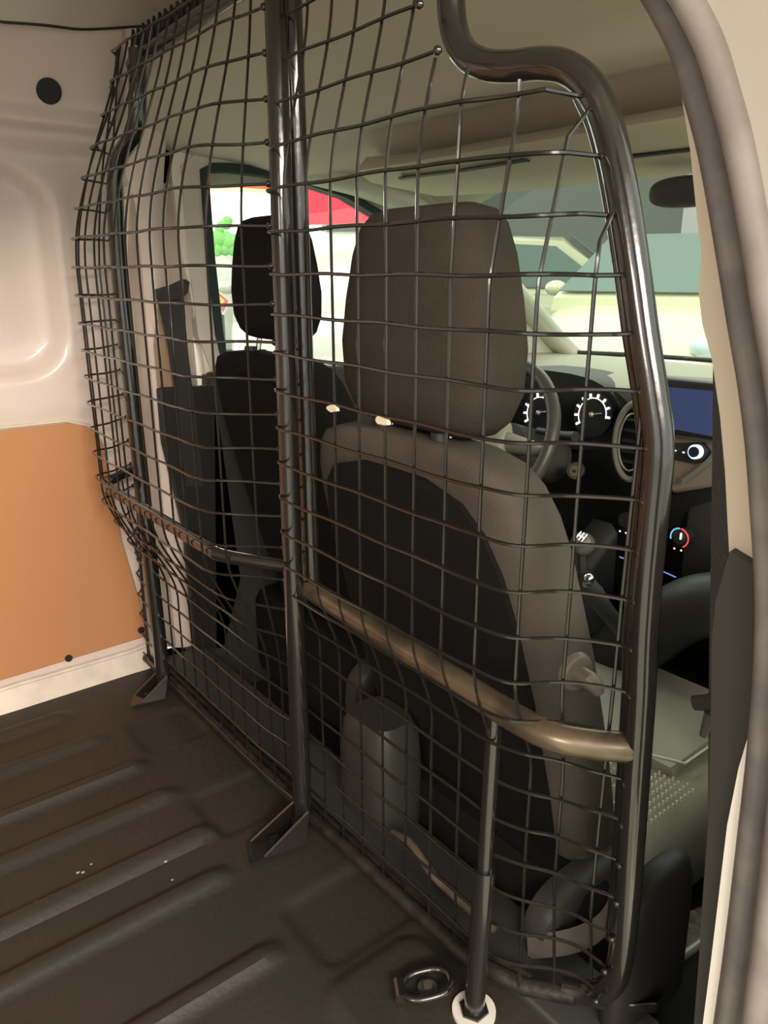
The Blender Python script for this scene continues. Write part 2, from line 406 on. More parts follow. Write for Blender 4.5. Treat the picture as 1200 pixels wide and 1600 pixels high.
part('inner_stay', [(x - 0.020, y + 0.012, z) for x, y, z in endt[8:22]], 0.0085, sm=1)
part('bottom_bar', [(-1.54, 0.535, 0.024), (-0.9, 0.538, 0.024), (-0.52, 0.548, 0.026), (-0.45, 0.570, 0.030), (-0.40, 0.600, 0.040)], 0.010, m=mat('grimy_black_steel', (0.03, 0.026, 0.02), 0.5, var=0.6, vscale=40, bump=0.6, bscale=90), label='grimy bottom bar')
bm = NB(); strip(bm, [(-1.50, 0.541, 0.004), (-0.9, 0.545, 0.004), (-0.52, 0.556, 0.004), (-0.45, 0.578, 0.006)], [(-1.50, 0.541, 0.036), (-0.9, 0.545, 0.036), (-0.52, 0.556, 0.038), (-0.45, 0.578, 0.040)], (0, 0.005, 0))
mk('kick_strip', bm, MATS['grimy_black_steel'], cage)
part('cross_rail', [(-0.885, 0.558, 0.405), (-0.70, 0.552, 0.403), (-0.50, 0.547, 0.400), (-0.43, 0.552, 0.398), (-0.39, 0.575, 0.398), (-0.362, 0.598, 0.400)], 0.0155, sm=1, m=mat('worn_steel_rail', (0.24, 0.19, 0.13), 0.27, metal=0.6, var=0.5, vscale=14), label='worn cross rail')
part('cross_rail', [(-1.54, 0.565, 0.46), (-1.505, 0.50, 0.455), (-1.47, 0.468, 0.450), (-1.20, 0.466, 0.450), (-1.03, 0.466, 0.450), (-0.985, 0.478, 0.445), (-0.910, 0.532, 0.440)], 0.0105, sm=1)
part('support_leg', [(-0.477, 0.512, 0.005), (-0.487, 0.530, 0.20)], 0.0125)
part('support_leg', [(-0.486, 0.528, 0.18), (-0.500, 0.548, 0.40)], 0.0085)
part('roof_rail', [(-1.415, 0.572, 1.185), (-1.25, 0.572, 1.196), (-1.0, 0.572, 1.205), (-0.66, 0.572, 1.205), (-0.632, 0.575, 1.19)], 0.013)
# zig-zag edging above the roof rail
bm = NB(); n = 34
for i in range(n):
    xa = -1.40 + i * 0.022; za = 1.208
    tube(bm, [(xa, 0.567, za), (xa + 0.011, 0.567, za + 0.022), (xa + 0.022, 0.567, za)], 0.0028, 6)
strip(bm, [(-1.43, 0.58, 1.195), (-0.62, 0.58, 1.215)], [(-1.39, 0.58, 1.232), (-0.62, 0.58, 1.25)], (0, 0.008, 0))
mk('edging_strip', bm, M_bplas, cage, label='black zig-zag rubber edging')
# floor brackets
def bracket(x, y, s=1.0, ext=0.09):
    bm = NB()
    prism(bm, [(x + 0.022 * s, y - 0.012, 0.004), (x - 0.030 * s, y - 0.006, 0.004), (x - 0.032 * s, y - ext, 0.004), (x + 0.012 * s, y - ext - 0.02, 0.004)], (0, 0, 0.004))
    prism(bm, [(x - 0.030 * s, y - 0.006, 0.006), (x - 0.032 * s, y - ext, 0.006), (x - 0.020, y, 0.055)], (0.004, 0, 0))
    prism(bm, [(x + 0.022 * s, y - 0.012, 0.006), (x + 0.010 * s, y - ext, 0.006), (x + 0.016, y, 0.055)], (0.004, 0, 0))
    b = mk('floor_bracket', bm, M_black, cage)
    bm = NB(); cyl(bm, (x - 0.006, y - ext * 0.6, 0.012), (0, 0, 1), 0.008, 0.008, 6); mk('bolt', bm, M_black, b)
bracket(-0.867, 0.520, 1.0, 0.080); bracket(-1.402, 0.520, 0.9, 0.06)
bm = NB(); cyl(bm, (-0.477, 0.512, 0.010), (0, 0, 1), 0.026, 0.006, 32)
wsh = mk('foot_washer', bm, mat('white_nylon', (0.75, 0.72, 0.66), 0.5), cage, label='white round foot washer')
bm = NB(); cyl(bm, (-0.477, 0.512, 0.014), (0, 0, 1), 0.018, 0.004, 6); mk('foot_nut', bm, M_black, wsh)
# bent bracket at the doorway corner
bm = NB()
prism(bm, [(-0.44, 0.585, 0.030), (-0.36, 0.620, 0.050), (-0.33, 0.66, 0.05), (-0.345, 0.70, 0.02), (-0.40, 0.65, 0.005)], (0, 0, -0.014))
mk('corner_bracket', bm, M_black, cage, bevel=0.003)

# scraps on the mesh
for (px, l) in [((-0.735, 0.5015, 0.7005), 'pale paper scrap stuck on the mesh left of the other scrap'), ((-0.640, 0.5015, 0.6990), 'white paper scrap stuck on the mesh under the headrest')]:
    bm = NB(); pts = []
    for k in range(11):
        a = 2 * PI * k / 11; r = random.uniform(0.6, 1.1)
        pts.append((px[0] + 0.012 * r * math.cos(a), px[1], px[2] - 0.002 + 0.0055 * r * math.sin(a)))
    prism(bm, pts, (0.001, 0.004, 0))
    mk('paper_scrap', bm, mat('paper_white', (0.85, 0.74, 0.6), 0.8), label=l, cat='scrap')

# lashing ring on the floor
ring = root('lashing_ring', 'black oval steel lashing ring lying on the cargo floor', 'lashing ring', (-0.535, 0.478, 0.009))
bm = NB(); pts = []
for k in range(40):
    a = 2 * PI * k / 40; ux, uy = math.cos(a), math.sin(a)
    u = 0.030 * math.copysign(abs(ux) ** 0.75, ux) ; v = 0.019 * math.copysign(abs(uy) ** 0.9, uy)
    ang = math.radians(62)
    pts.append((-0.532 + u * math.cos(ang) - v * math.sin(ang), 0.485 + u * math.sin(ang) + v * math.cos(ang), 0.018 + 0.10 * (u + 0.03)))
tube(bm, pts, 0.0048, 10, closed=True); mk('ring_loop', bm, M_black, ring)
bm = NB(); cyl(bm, (-0.532, 0.487, 0.012), (0, 0, 1), 0.012, 0.006, 24); pl = mk('base_plate', bm, M_gplas, ring)
bm = NB(); cyl(bm, (-0.532, 0.487, 0.017), (0, 0, 1), 0.006, 0.006, 6); mk('bolt', bm, mat('dull_zinc', (0.3, 0.27, 0.22), 0.4, metal=0.8), pl)
bm = NB(); cyl(bm, (-0.548, 0.456, 0.017), (0.85, -0.5, 0), 0.0075, 0.026, 16); mk('hinge_barrel', bm, M_black, ring)

# chips of dirt on the floor
for i, (px, py, l) in enumerate([(-1.005, 0.214, 'pair of pale chips left of the third floor rib'), (-0.985, 0.150, 'pale chip nearest the left edge of the floor'), (-0.945, 0.325, 'pale chip beside the end of a floor rib'), (-0.905, 0.318, 'faint small chip nearest the centre post bracket'), (-1.010, 0.235, 'smallest pale chip, just behind the pair of chips')]):
    bm = NB()
    for k in range(2 if i == 0 else 1):
        ball(bm, (px + 0.004 * k, py + 0.006 * k, floor_z(px, py) + 0.0005), 0.0022 if i < 3 else 0.0015, (1, 1.3, 0.5), 6)
    mk('dirt_chip', bm, mat('pale_chip', (0.45, 0.42, 0.34), 0.7), label=l, cat='chip', group='pale chips on the cargo floor')

# ================================================================ SEATS
def seat(c, side, label):
    """c = centre (x,y) of the seat back foot; one seat with all its parts"""
    cx, cy = c
    t = root('front_seat', label, 'seat', (cx, cy, -0.03), )
    def by(z): return cy - 0.29 * (z - 0.10)
    def hy(z): return cy - 0.135 - 0.05 * (z - 0.79)
    HW = [(-0.02, 0.215), (0.15, 0.222), (0.30, 0.224), (0.45, 0.218), (0.55, 0.200), (0.60, 0.176), (0.64, 0.125), (0.655, 0.06)]
    bm = NB(); rings = []
    for z, hw in [(-0.02, 0.20), (0.0, 0.215), (0.10, 0.222), (0.2, 0.225), (0.30, 0.224), (0.40, 0.221), (0.48, 0.214), (0.54, 0.208), (0.585, 0.198), (0.62, 0.182), (0.642, 0.160), (0.655, 0.12), (0.660, 0.06)]:
        th = 0.062 * min(1, 0.35 + hw / 0.25 * 0.7); e = 3.2
        rr = []
        for p in sring((cx, by(z), z), hw, th, e, 36):
            x, y, z_ = p; u = (x - cx) / hw
            if y < by(z): y += 0.022 * (1 - u * u)          # scooped back face
            if y > by(z): y += 0.03 * abs(u) ** 3 - 0.008   # side bolsters to the front
            rr.append((x, y, z_))
        rings.append(rr)
    loft(bm, rings); mk('backrest', bm, M_fab, t, smooth=70)
    # dark rear panel, inset with a curved top
    bm = NB(); rings = []
    for z, hw in [(0.0, 0.175), (0.2, 0.186), (0.35, 0.186), (0.45, 0.180), (0.52, 0.170), (0.57, 0.152), (0.60, 0.122), (0.617, 0.06)]:
        y0 = by(z) - 0.060
        A = []
        for k in range(13):
            u = -1 + k / 6; A.append((cx + hw * u, y0 + 0.012 * (1 - u * u) + 0.010 * abs(u) ** 4 + 0.004, z))
        for k in range(12, -1, -1):
            u = -1 + k / 6; A.append((cx + hw * u, y0 + 0.05, z))
        rings.append(A)
    loft(bm, rings); mk('rear_panel', bm, M_blackcloth, t, smooth=60)
    # headrest
    hz0, hz1 = 0.662, 0.922
    bm = NB(); rings = []
    for q, hw, th in [(0, 0.090, 0.018), (0.02, 0.108, 0.034), (0.08, 0.124, 0.050), (0.20, 0.136, 0.060), (0.40, 0.138, 0.062), (0.60, 0.130, 0.058), (0.80, 0.118, 0.052), (0.92, 0.107, 0.044), (0.975, 0.095, 0.032), (1.0, 0.072, 0.014)]:
        z = lerp(hz0, hz1, q); rings.append(sring((cx + 0.012 * q, hy(z), z), hw * 0.96, th, 3.6, 36))
    loft(bm, rings); h = mk('headrest', bm, M_fabd, t, smooth=70)
    for s in (-1, 1):
        bm = NB(); tube(bm, [(cx + s * 0.055, by(0.62), 0.62), (cx + s * 0.055, hy(0.70), 0.72)], 0.0055, 12); mk('headrest_post', bm, M_chrome, h)
        bm = NB(); cyl(bm, (cx + s * 0.055, by(0.66) + 0.004, 0.660), (0, 0.05, 1), 0.014, 0.016, 16, 0.011); mk('post_guide', bm, M_bplas, h)
    # cushion
    bm = NB(); rings = []
    for q in range(13):
        u = q / 12; y = lerp(cy - 0.03, cy + 0.50, u)
        e = math.sin(PI * min(1, max(0, u * 0.93 + 0.05))) ** 0.35
        hw = 0.282 * (0.93 + 0.07 * e); zt = 0.108 + 0.01 * u; zb = -0.085
        pr = []
        for k in range(28):
            a = 2 * PI * k / 28; cs, sn = math.cos(a), math.sin(a)
            x = hw * math.copysign(abs(cs) ** 0.6, cs); z = (zt + zb) / 2 + (zt - zb) / 2 * e * math.copysign(abs(sn) ** 0.6, sn)
            if z > 0.05: z += 0.022 * smooth01(abs(x) / hw, 0.55, 0.95) - 0.010
            pr.append((cx + x, y, z))
        rings.append(pr)
    loft(bm, rings); cu = mk('cushion', bm, cloth_mat('grey_cushion_cloth', (0.34, 0.33, 0.265)), t, smooth=70)
    bm = NB(); rings = []
    for q in range(9):
        y = lerp(cy + 0.215, cy + 0.47, q / 8)
        z0 = 0.103 + 0.008 * q / 8
        rings.append([(cx - 0.205, y, z0 - 0.01), (cx - 0.195, y, z0 + 0.010), (cx, y, z0 + 0.008), (cx + 0.195, y, z0 + 0.010), (cx + 0.205, y, z0 - 0.01)])
    loft(bm, rings); mk('cushion_insert', bm, mat('plain_grey_vinyl', (0.38, 0.375, 0.31), 0.6), cu, label='smooth plain centre panel of the cushion')
    bm = NB(); tube(bm, [(cx - 0.207, cy + 0.46, 0.122), (cx - 0.205, cy + 0.24, 0.116), (cx - 0.14, cy + 0.213, 0.113), (cx, cy + 0.208, 0.111), (cx + 0.14, cy + 0.213, 0.113), (cx + 0.205, cy + 0.24, 0.116), (cx + 0.207, cy + 0.46, 0.122)], 0.0022, 6); mk('piping', bm, M_white_stitch, cu)
    # perforation dots on the bolster that faces the door
    bm = NB()
    for i in range(20):
        for j in range(13):
            if i < 4 or (5 < j < 7): continue
            f = j / 12; y = cy + 0.005 + i * 0.0105 - 0.03 * f + (j % 2) * 0.005
            x = cx + 0.10 + 0.155 * f
            z = 0.104 + 0.020 * smooth01(abs(x - cx) / 0.282, 0.55, 0.95)
            cyl(bm, (x, y, z + 0.003), (0, 0, 1), 0.0015, 0.006, 6)
    mk('perforation', bm, M_white_stitch, cu, kind='stuff', label='pale dots dotting the bolster')
    bm = NB(); rings = []
    for z, k in [(-0.135, 0.96), (-0.05, 1.0), (0.04, 0.98), (0.075, 0.85)]: rings.append(sring((cx, cy - 0.035, z), 0.285 * k, 0.045 * k, 5.0, 32))
    loft(bm, rings); mk('added_skirt', bm, M_blackcloth, t, smooth=50)  # added dark box that covers the pale rear of the cushion
    # base, side cover, recliner
    bm = NB(); box(bm, (cx, cy + 0.20, -0.11), (0.40, 0.40, 0.06)); mk('seat_base', bm, M_gplas, t, bevel=0.015)
    bm = NB(); rings = []
    for x, sc in [(0.205, 0.96), (0.222, 1.0), (0.240, 0.97), (0.247, 0.86)]:
        pr = []
        for k in range(28):
            a = 2 * PI * k / 28; cs, sn = math.cos(a), math.sin(a)
            pr.append((cx + x, cy - 0.02 + 0.115 * sc * math.copysign(abs(cs) ** 0.6, cs), 0.0 + 0.085 * sc * math.copysign(abs(sn) ** 0.6, sn)))
        rings.append(pr)
    loft(bm, rings); mk('side_cover', bm, M_gplas, t, smooth=50)
    bm = NB(); kx = cx + 0.225; ky = by(0.38) - 0.006; kz = 0.398
    cyl(bm, (kx, ky, kz), (1, -0.15, 0), 0.026, 0.012, 28, 0.022); k1 = mk('recliner_knob', bm, mat('taupe_plastic', (0.16, 0.135, 0.11), 0.45), t, bevel=0.003)
    bm = NB(); tube(bm, [(kx + 0.004, ky, kz), (kx + 0.022, ky - 0.003, kz), (kx + 0.028, ky, kz - 0.005), (kx + 0.031, ky + 0.004, kz - 0.014)], [0.011, 0.011, 0.010, 0.007], 16); mk('knob_grip', bm, MATS['taupe_plastic'], k1)
    return t
M_white_stitch = mat('pale_stitch', (0.85, 0.82, 0.68), 0.7)
near = seat((-0.718, 0.765), 1, 'brown-grey cloth front passenger seat right behind the near half of the mesh')
def dup(o, parent=None):
    c = o.copy(); COL.objects.link(c)
    if parent: c.parent = parent
    for ch in list(o.children): dup(ch, c)
    return c
far = dup(near); far.location = (-1.292, 0.890, 0.015)
far['label'] = 'black-backed driver seat by the far door window, smaller in view'
for ch in far.children:
    if ch.name.startswith(('headrest', 'backrest', 'cushion')):
        ch.data = ch.data.copy(); ch.data.materials[0] = M_blackcloth
        if ch.name.startswith('headrest'):
            zc = sum(v.co.z for v in ch.data.vertices) / len(ch.data.vertices)
            for v in ch.data.vertices: v.co.z = zc + (v.co.z - zc) * 0.84; v.co.x *= 0.86; v.co.y = -0.135 + (v.co.y + 0.135) * 0.8
        if ch.name.startswith('cushion'):
            for g in ch.children:
                if g.name.startswith('cushion_insert'): g.data = g.data.copy(); g.data.materials[0] = M_blackcloth
        if ch.name.startswith('backrest'): ch['label'] = 'black cloth backrest'

# ================================================================ CAB SHELL
# far door: trim, window surround, glass
XD = -1.60
def at_side(px, py, x=XD):
    """where the sight line through a photo point meets the far side plane"""
    v = Vector((px - 600, py - 800, 1195)); d = Vector((X.dot(v), Y.dot(v), Z.dot(v))); k = x / d.x
    return Vector((x, d.y * k, 0.85 + d.z * k))
def at_y(px, py, y):
    v = Vector((px - 600, py - 800, 1195)); d = Vector((X.dot(v), Y.dot(v), Z.dot(v))); k = y / d.y
    return Vector((d.x * k, y, 0.85 + d.z * k))
def at_z(px, py, z):
    v = Vector((px - 600, py - 800, 1195)); d = Vector((X.dot(v), Y.dot(v), Z.dot(v))); k = (z - 0.85) / d.z
    return Vector((d.x * k, d.y * k, z))
win_px = [(306, 268), (322, 262), (350, 262), (400, 268), (470, 283), (530, 303), (585, 336), (640, 372), (700, 410), (760, 470), (800, 520), (700, 560), (560, 600), (345, 590), (330, 520), (316, 400)]
win = [at_side(*p) for p in win_px]
def ringed(poly, grow):
    c = sum(poly, Vector()) / len(poly); out = []
    n = len(poly)
    for i in range(n):
        a = poly[i - 1]; b = poly[(i + 1) % n]; t = (b - a).normalized(); nrm = Vector((0, t.z, -t.y))
        if nrm.dot(poly[i] - c) < 0: nrm = -nrm
        out.append(poly[i] + nrm * grow)
    return out
door = bm = NB()
# door skin around the glass: frame ring plus trim block below
W2 = ringed(win, 0.045)
def ringmesh(bm, A, B, th):
    n = len(A); t = Vector(th)
    a = [bm.verts.new(p) for p in A]; b = [bm.verts.new(p) for p in B]; c = [bm.verts.new(p + t) for p in A]; d = [bm.verts.new(p + t) for p in B]
    for i in range(n):
        j = (i + 1) % n
        bm.faces.new((a[i], a[j], b[j], b[i])); bm.faces.new((c[i], d[i], d[j], c[j])); bm.faces.new((a[i], c[i], c[j], a[j])); bm.faces.new((b[i], b[j], d[j], d[i]))
ringmesh(bm, W2, win, (0.03, 0, 0))
mk('window_1', bm, mat('grey_door_frame', (0.58, 0.55, 0.47), 0.6), kind='structure', bevel=0.006)
bm = NB(); ringmesh(bm, ringed(win, 0.006), ringed(win, -0.012), (0.036, 0, 0)); mk('trim_4', bm, mat('dark_teal_seal', (0.015, 0.03, 0.027), 0.6), kind='structure')
bm = NB(); prism(bm, [p + Vector((0.012, 0, 0)) for p in win], (0.004, 0, 0)); mk('window_2', bm, M_glass, kind='structure')
bm = NB(); prism(bm, [(XD, 0.54, -0.17), (XD, 2.1, -0.17), (XD, 2.1, 0.55), (XD, 1.6, 0.62), (XD, 0.74, 0.64), (XD, 0.70, 0.0), (XD, 0.54, 0.0)], (0.05, 0, 0)); mk('door_1', bm, mat('grey_door_card', (0.035, 0.034, 0.03), 0.7), kind='structure', bevel=0.01)
# cab side between pillar and headliner
bm = NB(); prism(bm, [(XD - 0.01, 0.66, 1.02), (XD - 0.01, 1.16, 1.04), (XD - 0.01, 1.3, 1.16), (XD - 0.01, 0.60, 1.30), (XD - 0.01, 0.55, 1.0)], (0.02, 0, 0)); mk('trim_5', bm, M_head, kind='structure')
bm = NB(); prism(bm, [(-0.245, 0.58, -0.15), (-0.245, 2.05, -0.15), (-0.245, 2.05, 0.56), (-0.245, 0.58, 0.60)], (0.04, 0, 0)); mk('door_2', bm, MATS['grey_door_card'], kind='structure', bevel=0.01)
bm = NB(); prism(bm, [(-0.230, 0.60, 0.60), (-0.230, 2.0, 0.56), (-0.260, 1.50, 0.90), (-0.33, 1.05, 1.06), (-0.33, 0.62, 1.06)], (0.004, 0, 0)); mk('window_5', bm, M_glass, kind='structure')
# far B pillar trims, the last one a painted reflection
bm = NB(); A = [at_side(px, py, -1.575) for px, py in [(275, 150), (268, 270), (285, 400), (318, 560), (345, 760)]]; B = [at_side(px, py, -1.575) for px, py in [(305, 150), (300, 270), (316, 400), (345, 560), (372, 760)]]
strip(bm, A, B, (-0.03, 0, 0)); mk('trim_6', bm, mat('pale_pillar_trim', (0.78, 0.74, 0.64), 0.5), kind='structure')
bm = NB()
strip(bm, [at_side(px, py, -1.59) for px, py in [(205, 60), (205, 400), (232, 700), (262, 1010)]], [at_side(px, py, -1.59) for px, py in [(300, 60), (290, 400), (318, 700), (345, 1010)]], (-0.02, 0, 0))
mk('trim_7', bm, mat('beige_pillar', (0.56, 0.47, 0.40), 0.55, var=0.2, vscale=9), kind='structure')
bm = NB(); prism(bm, [at_side(px, py, -1.57) for px, py in [(243, 606), (330, 600), (372, 900), (345, 1010), (300, 1010), (284, 830), (250, 690)]], (0.02, 0, 0)); mk('trim_8', bm, M_bplas, kind='structure', bevel=0.004)
bm = NB(); prism(bm, [at_side(px, py, -1.572) for px, py in [(246, 470), (262, 480), (275, 540), (277, 604), (246, 604), (240, 540)]], (0.006, 0, 0)); mk('trim_reflection', bm, mat('tan_pillar_reflection', (0.36, 0.25, 0.16), 0.5), kind='structure')  # tan patch painted in as a reflection on the pillar
# far seat belt
b1 = root('seat_belt', 'dark seat belt hanging from its guide on the far pillar', 'seat belt', (-1.56, 0.66, 0.6))
bm = NB(); prism(bm, [at_side(px, py, -1.56) for px, py in [(240, 452), (262, 446), (284, 436), (291, 440), (288, 458), (275, 468), (248, 472), (241, 464)]], (0.02, 0, 0)); mk('belt_guide', bm, M_sealdk, b1, bevel=0.003)
bm = NB(); A = [at_side(px, py, -1.55) for px, py in [(246, 466), (262, 540), (276, 640), (290, 760)]]; B = [at_side(px, py, -1.55) for px, py in [(282, 462), (292, 540), (304, 640), (318, 760)]]
strip(bm, A, B, (0.002, 0, 0)); mk('webbing', bm, M_belt, b1)

# windshield, pillars, header
base = [(-1.52, 1.93, 0.615), (-1.38, 2.03, 0.612), (-1.15, 2.08, 0.612), (-0.9, 2.09, 0.612), (-0.65, 2.06, 0.612), (-0.40, 1.95, 0.615)]
topw = [(-1.45, 1.28, 1.02), (-1.30, 1.38, 1.035), (-1.12, 1.43, 1.04), (-0.92, 1.44, 1.042), (-0.70, 1.41, 1.04), (-0.50, 1.30, 1.03)]
bm = NB(); a = [bm.verts.new(p) for p in base]; b = [bm.verts.new(p) for p in topw]
for i in range(5): bm.faces.new((a[i], a[i + 1], b[i + 1], b[i]))
mk('window_3', bm, glass_mat('windscreen_glass', (0.80, 0.90, 0.82)), kind='structure')
bm = NB(); tube(bm, smoothpath([(-1.58, 0.95, 1.075), (-1.54, 1.25, 1.02), (-1.545, 1.60, 0.85), (-1.545, 1.90, 0.64), (-1.54, 2.0, 0.58)], 6), 0.042, 16, flat=(0.7, 1)); mk('trim_10', bm, mat('light_pillar_trim', (0.60, 0.60, 0.50), 0.55), kind='structure')
bm = NB(); tube(bm, smoothpath([(-0.36, 0.95, 1.075), (-0.40, 1.25, 1.03), (-0.33, 1.60, 0.85), (-0.32, 1.95, 0.60)], 6), 0.035, 16); mk('trim_11', bm, MATS['light_pillar_trim'], kind='structure')
bm = NB(); tube(bm, smoothpath(base, 6), 0.007, 8); mk('trim_12', bm, M_sealdk, kind='structure')
# triangular quarter panel ahead of the far door
bm = NB(); prism(bm, [(-1.58, 1.50, 0.52), (-1.58, 1.98, 0.53), (-1.58, 1.93, 0.62), (-1.58, 1.56, 0.82), (-1.58, 1.47, 0.80)], (0.025, 0, 0)); mk('trim_13', bm, MATS['light_pillar_trim'], kind='structure', bevel=0.008)

# headliner with an overhead shelf
hl = root('headliner', 'pale felt headliner over the seats with overhead storage shelf', 'headliner', (-0.95, 0.9, 1.2))
def hl_z(x, y):
    u = (x + 0.96) / 0.60
    z = interp([(0.55, 1.235), (0.80, 1.20), (1.05, 1.145), (1.25, 1.085), (1.45, 1.045)], y)
    z -= 0.13 * smooth01(abs(u), 0.55, 1.05) * (1 - 0.5 * smooth01(y, 0.8, 1.3))
    z -= 0.020 * (1 - smooth01(abs(y - 1.02), 0.03, 0.07)) * (1 - smooth01(abs(u), 0.5, 0.75))
    return z
bm = NB(); grid(bm, 60, 60, lambda u, v: Vector((lerp(-1.60, -0.33, u), lerp(0.60, 1.44, v), hl_z(lerp(-1.6, -0.33, u), lerp(0.6, 1.44, v)))))
mk('liner_shell', bm, M_head, hl, smooth=60)
bm = NB(); rings = []
for k in range(15):
    u = -1 + k / 7; x = -0.93 + 0.50 * u; w_ = 1 - 0.35 * abs(u) ** 4
    rings.append([(x, 1.08, 1.075 + 0.03 * (1 - w_)), (x, 1.05 , 1.055), (x, 1.09, 1.035), (x, 1.36 - 0.08 * abs(u) ** 3, 1.018), (x, 1.42 - 0.08 * abs(u) ** 3, 1.030), (x, 1.40 - 0.08 * abs(u) ** 3, 1.09)])
loft(bm, rings); mk('overhead_shelf', bm, mat('shelf_plastic', (0.62, 0.57, 0.45), 0.7), hl, smooth=50)
for (x0, x1, y, z, l) in [(-1.32, -0.98, 1.085, 1.034, None), (-0.86, -0.58, 1.15, 1.028, None)]:
    bm = NB(); tube(bm, [(x0, y, z), ((x0 + x1) / 2, y + 0.01, z), (x1, y, z)], 0.006, 8, flat=(0.5, 1.6)); mk('shelf_groove', bm, M_gplas, hl)
bm = NB(); A = [(-0.37, 0.60 + 0.01 * k, 1.22 - 0.001 * k) for k in range(8)]; 
# rear edge roll of the headliner
tube(bm, smoothpath([(-1.58, 0.61, 1.10), (-1.40, 0.60, 1.215), (-0.96, 0.60, 1.245), (-0.55, 0.60, 1.215), (-0.36, 0.61, 1.10)], 6), 0.012, 10); mk('rear_edge', bm, M_head, hl)
bm = NB()
prism(bm, [(-0.62, 1.23, 1.022), (-0.42, 1.18, 1.022), (-0.42, 1.30, 1.012), (-0.62, 1.36, 1.012)], (0, 0, 0.014)); vis = mk('sun_visor', bm, mat('visor_vinyl', (0.62, 0.60, 0.50), 0.5), label='pale sun visor folded up against the headliner by the near pillar', cat='visor', bevel=0.004)

# outer roof and body of the cab to keep daylight out where there is metal
bm = NB(); grid(bm, 10, 12, lambda u, v: Vector((lerp(-1.66, -0.25, u), lerp(0.60, 1.50, v), interp([(0.6, 1.30), (1.0, 1.27), (1.5, 1.08)], lerp(0.6, 1.5, v)) - 0.05 * abs(2 * u - 1) ** 3)))
mk('ceiling_cab', bm, M_body2, kind='structure')
# rear-view mirror
rm = root('rear_view_mirror', 'black interior mirror hanging below the windscreen header', 'mirror', (-0.83, 1.30, 0.985))
bm = NB(); mc = at_y(1068, 298, 1.27)
rings = []
for k, sc in [(0, 0.75), (0.3, 0.97), (0.7, 1.0), (1, 0.8)]:
    rings.append([(mc.x + 0.075 * sc * math.copysign(abs(math.cos(q)) ** 0.7, math.cos(q)), mc.y + 0.03 * k, mc.z + 0.026 * sc * math.copysign(abs(math.sin(q)) ** 0.7, math.sin(q))) for q in [2 * PI * j / 24 for j in range(24)]])
loft(bm, rings); mk('mirror_housing', bm, M_gplas, rm)
bm = NB(); tube(bm, [(mc.x, mc.y + 0.03, mc.z), (mc.x, mc.y + 0.07, mc.z + 0.045)], 0.010, 10); mk('mirror_stalk', bm, M_bplas, rm)

# ================================================================ DASHBOARD
dash = root('dashboard', 'black and pale-topped dashboard below the windscreen', 'dashboard', (-0.95, 1.6, 0.3))
bm = NB()
prof = [(1.50, 0.56), (1.47, 0.60), (1.52, 0.622), (1.70, 0.625), (2.02, 0.605), (2.02, 0.50), (1.52, 0.50)]
rings = []
for x in [-1.55, -1.4, -1.2, -1.05, -0.9, -0.75, -0.6, -0.45, -0.34]:
    d = 0.04 * (1 - smooth01(abs(x + 0.9), 0.0, 0.25)); rings.append([(x, y - (d if y < 1.6 else 0), z) for y, z in prof])
loft(bm, rings); mk('dash_top', bm, M_dash, dash, smooth=50)
bm = NB(); rings = []
for x in [-1.55, -1.4, -1.15, -1.02, -0.9, -0.75, -0.62, -0.5, -0.36]:
    d = 0.05 * (1 - smooth01(abs(x + 0.88), 0.12, 0.2)); rings.append([(x, y - d, z) for y, z in [(1.50, 0.56), (1.50, 0.44), (1.56, 0.34), (1.62, 0.20), (1.68, -0.02), (1.95, -0.02), (1.95, 0.55)]])
loft(bm, rings); mk('dash_body', bm, M_bplas, dash, smooth=40)
# binnacle with two gauges
bm = NB(); pts = []
gx = -1.19
rings = []
for y, s in [(1.44, 1.0), (1.46, 1.04), (1.56, 1.0)]:
    rings.append([(gx + 0.20 * s * math.copysign(abs(math.cos(q)) ** 0.7, math.cos(q)), y + (0.03 if math.sin(q) < 0 else 0), 0.535 + 0.092 * s * math.copysign(abs(math.sin(q)) ** 0.8, math.sin(q))) for q in [2 * PI * j / 36 for j in range(36)]])
loft(bm, rings); bn = mk('binnacle', bm, M_bplas, dash, smooth=50)
def facing(c):    # unit frame of a face turned back to the driver
    n = Vector((0.0, -1, 0.15)).normalized(); u = Vector((1, 0, 0)); v = n.cross(u) * -1
    if v.z < 0: v = -v
    return n, u, v
for (px, py, y0) in [(845, 645, 1.43), (928, 648, 1.43)]:
    c = at_y(px, py, y0); n, u, v = facing(c)
    bm = NB(); cyl(bm, c, n, 0.052, 0.010, 36); g = mk('gauge', bm, mat('gauge_black', (0.008, 0.008, 0.012), 0.3), dash)
    bm = NB()
    for k in range(26):
        a0 = math.radians(215 - k * 8.5); a1 = math.radians(215 - (k + 1) * 8.5); r = 0.037
        tube(bm, [c + n * 0.007 + u * r * math.cos(a0) + v * r * math.sin(a0), c + n * 0.007 + u * r * math.cos(a1) + v * r * math.sin(a1)], 0.0011, 5)
    for k in range(9):
        a = math.radians(215 - k * 27); tube(bm, [c + n * 0.007 + u * rr * math.cos(a) + v * rr * math.sin(a) for rr in (0.037, 0.047)], 0.0028, 5)
    mk('gauge_scale', bm, M_white, g)
    bm = NB(); tube(bm, [c + n * 0.010, c + n * 0.010 + u * 0.026 + v * 0.006], 0.0016, 6); ball(bm, c + n * 0.009, 0.006, n=10); mk('needle', bm, M_silver, g)
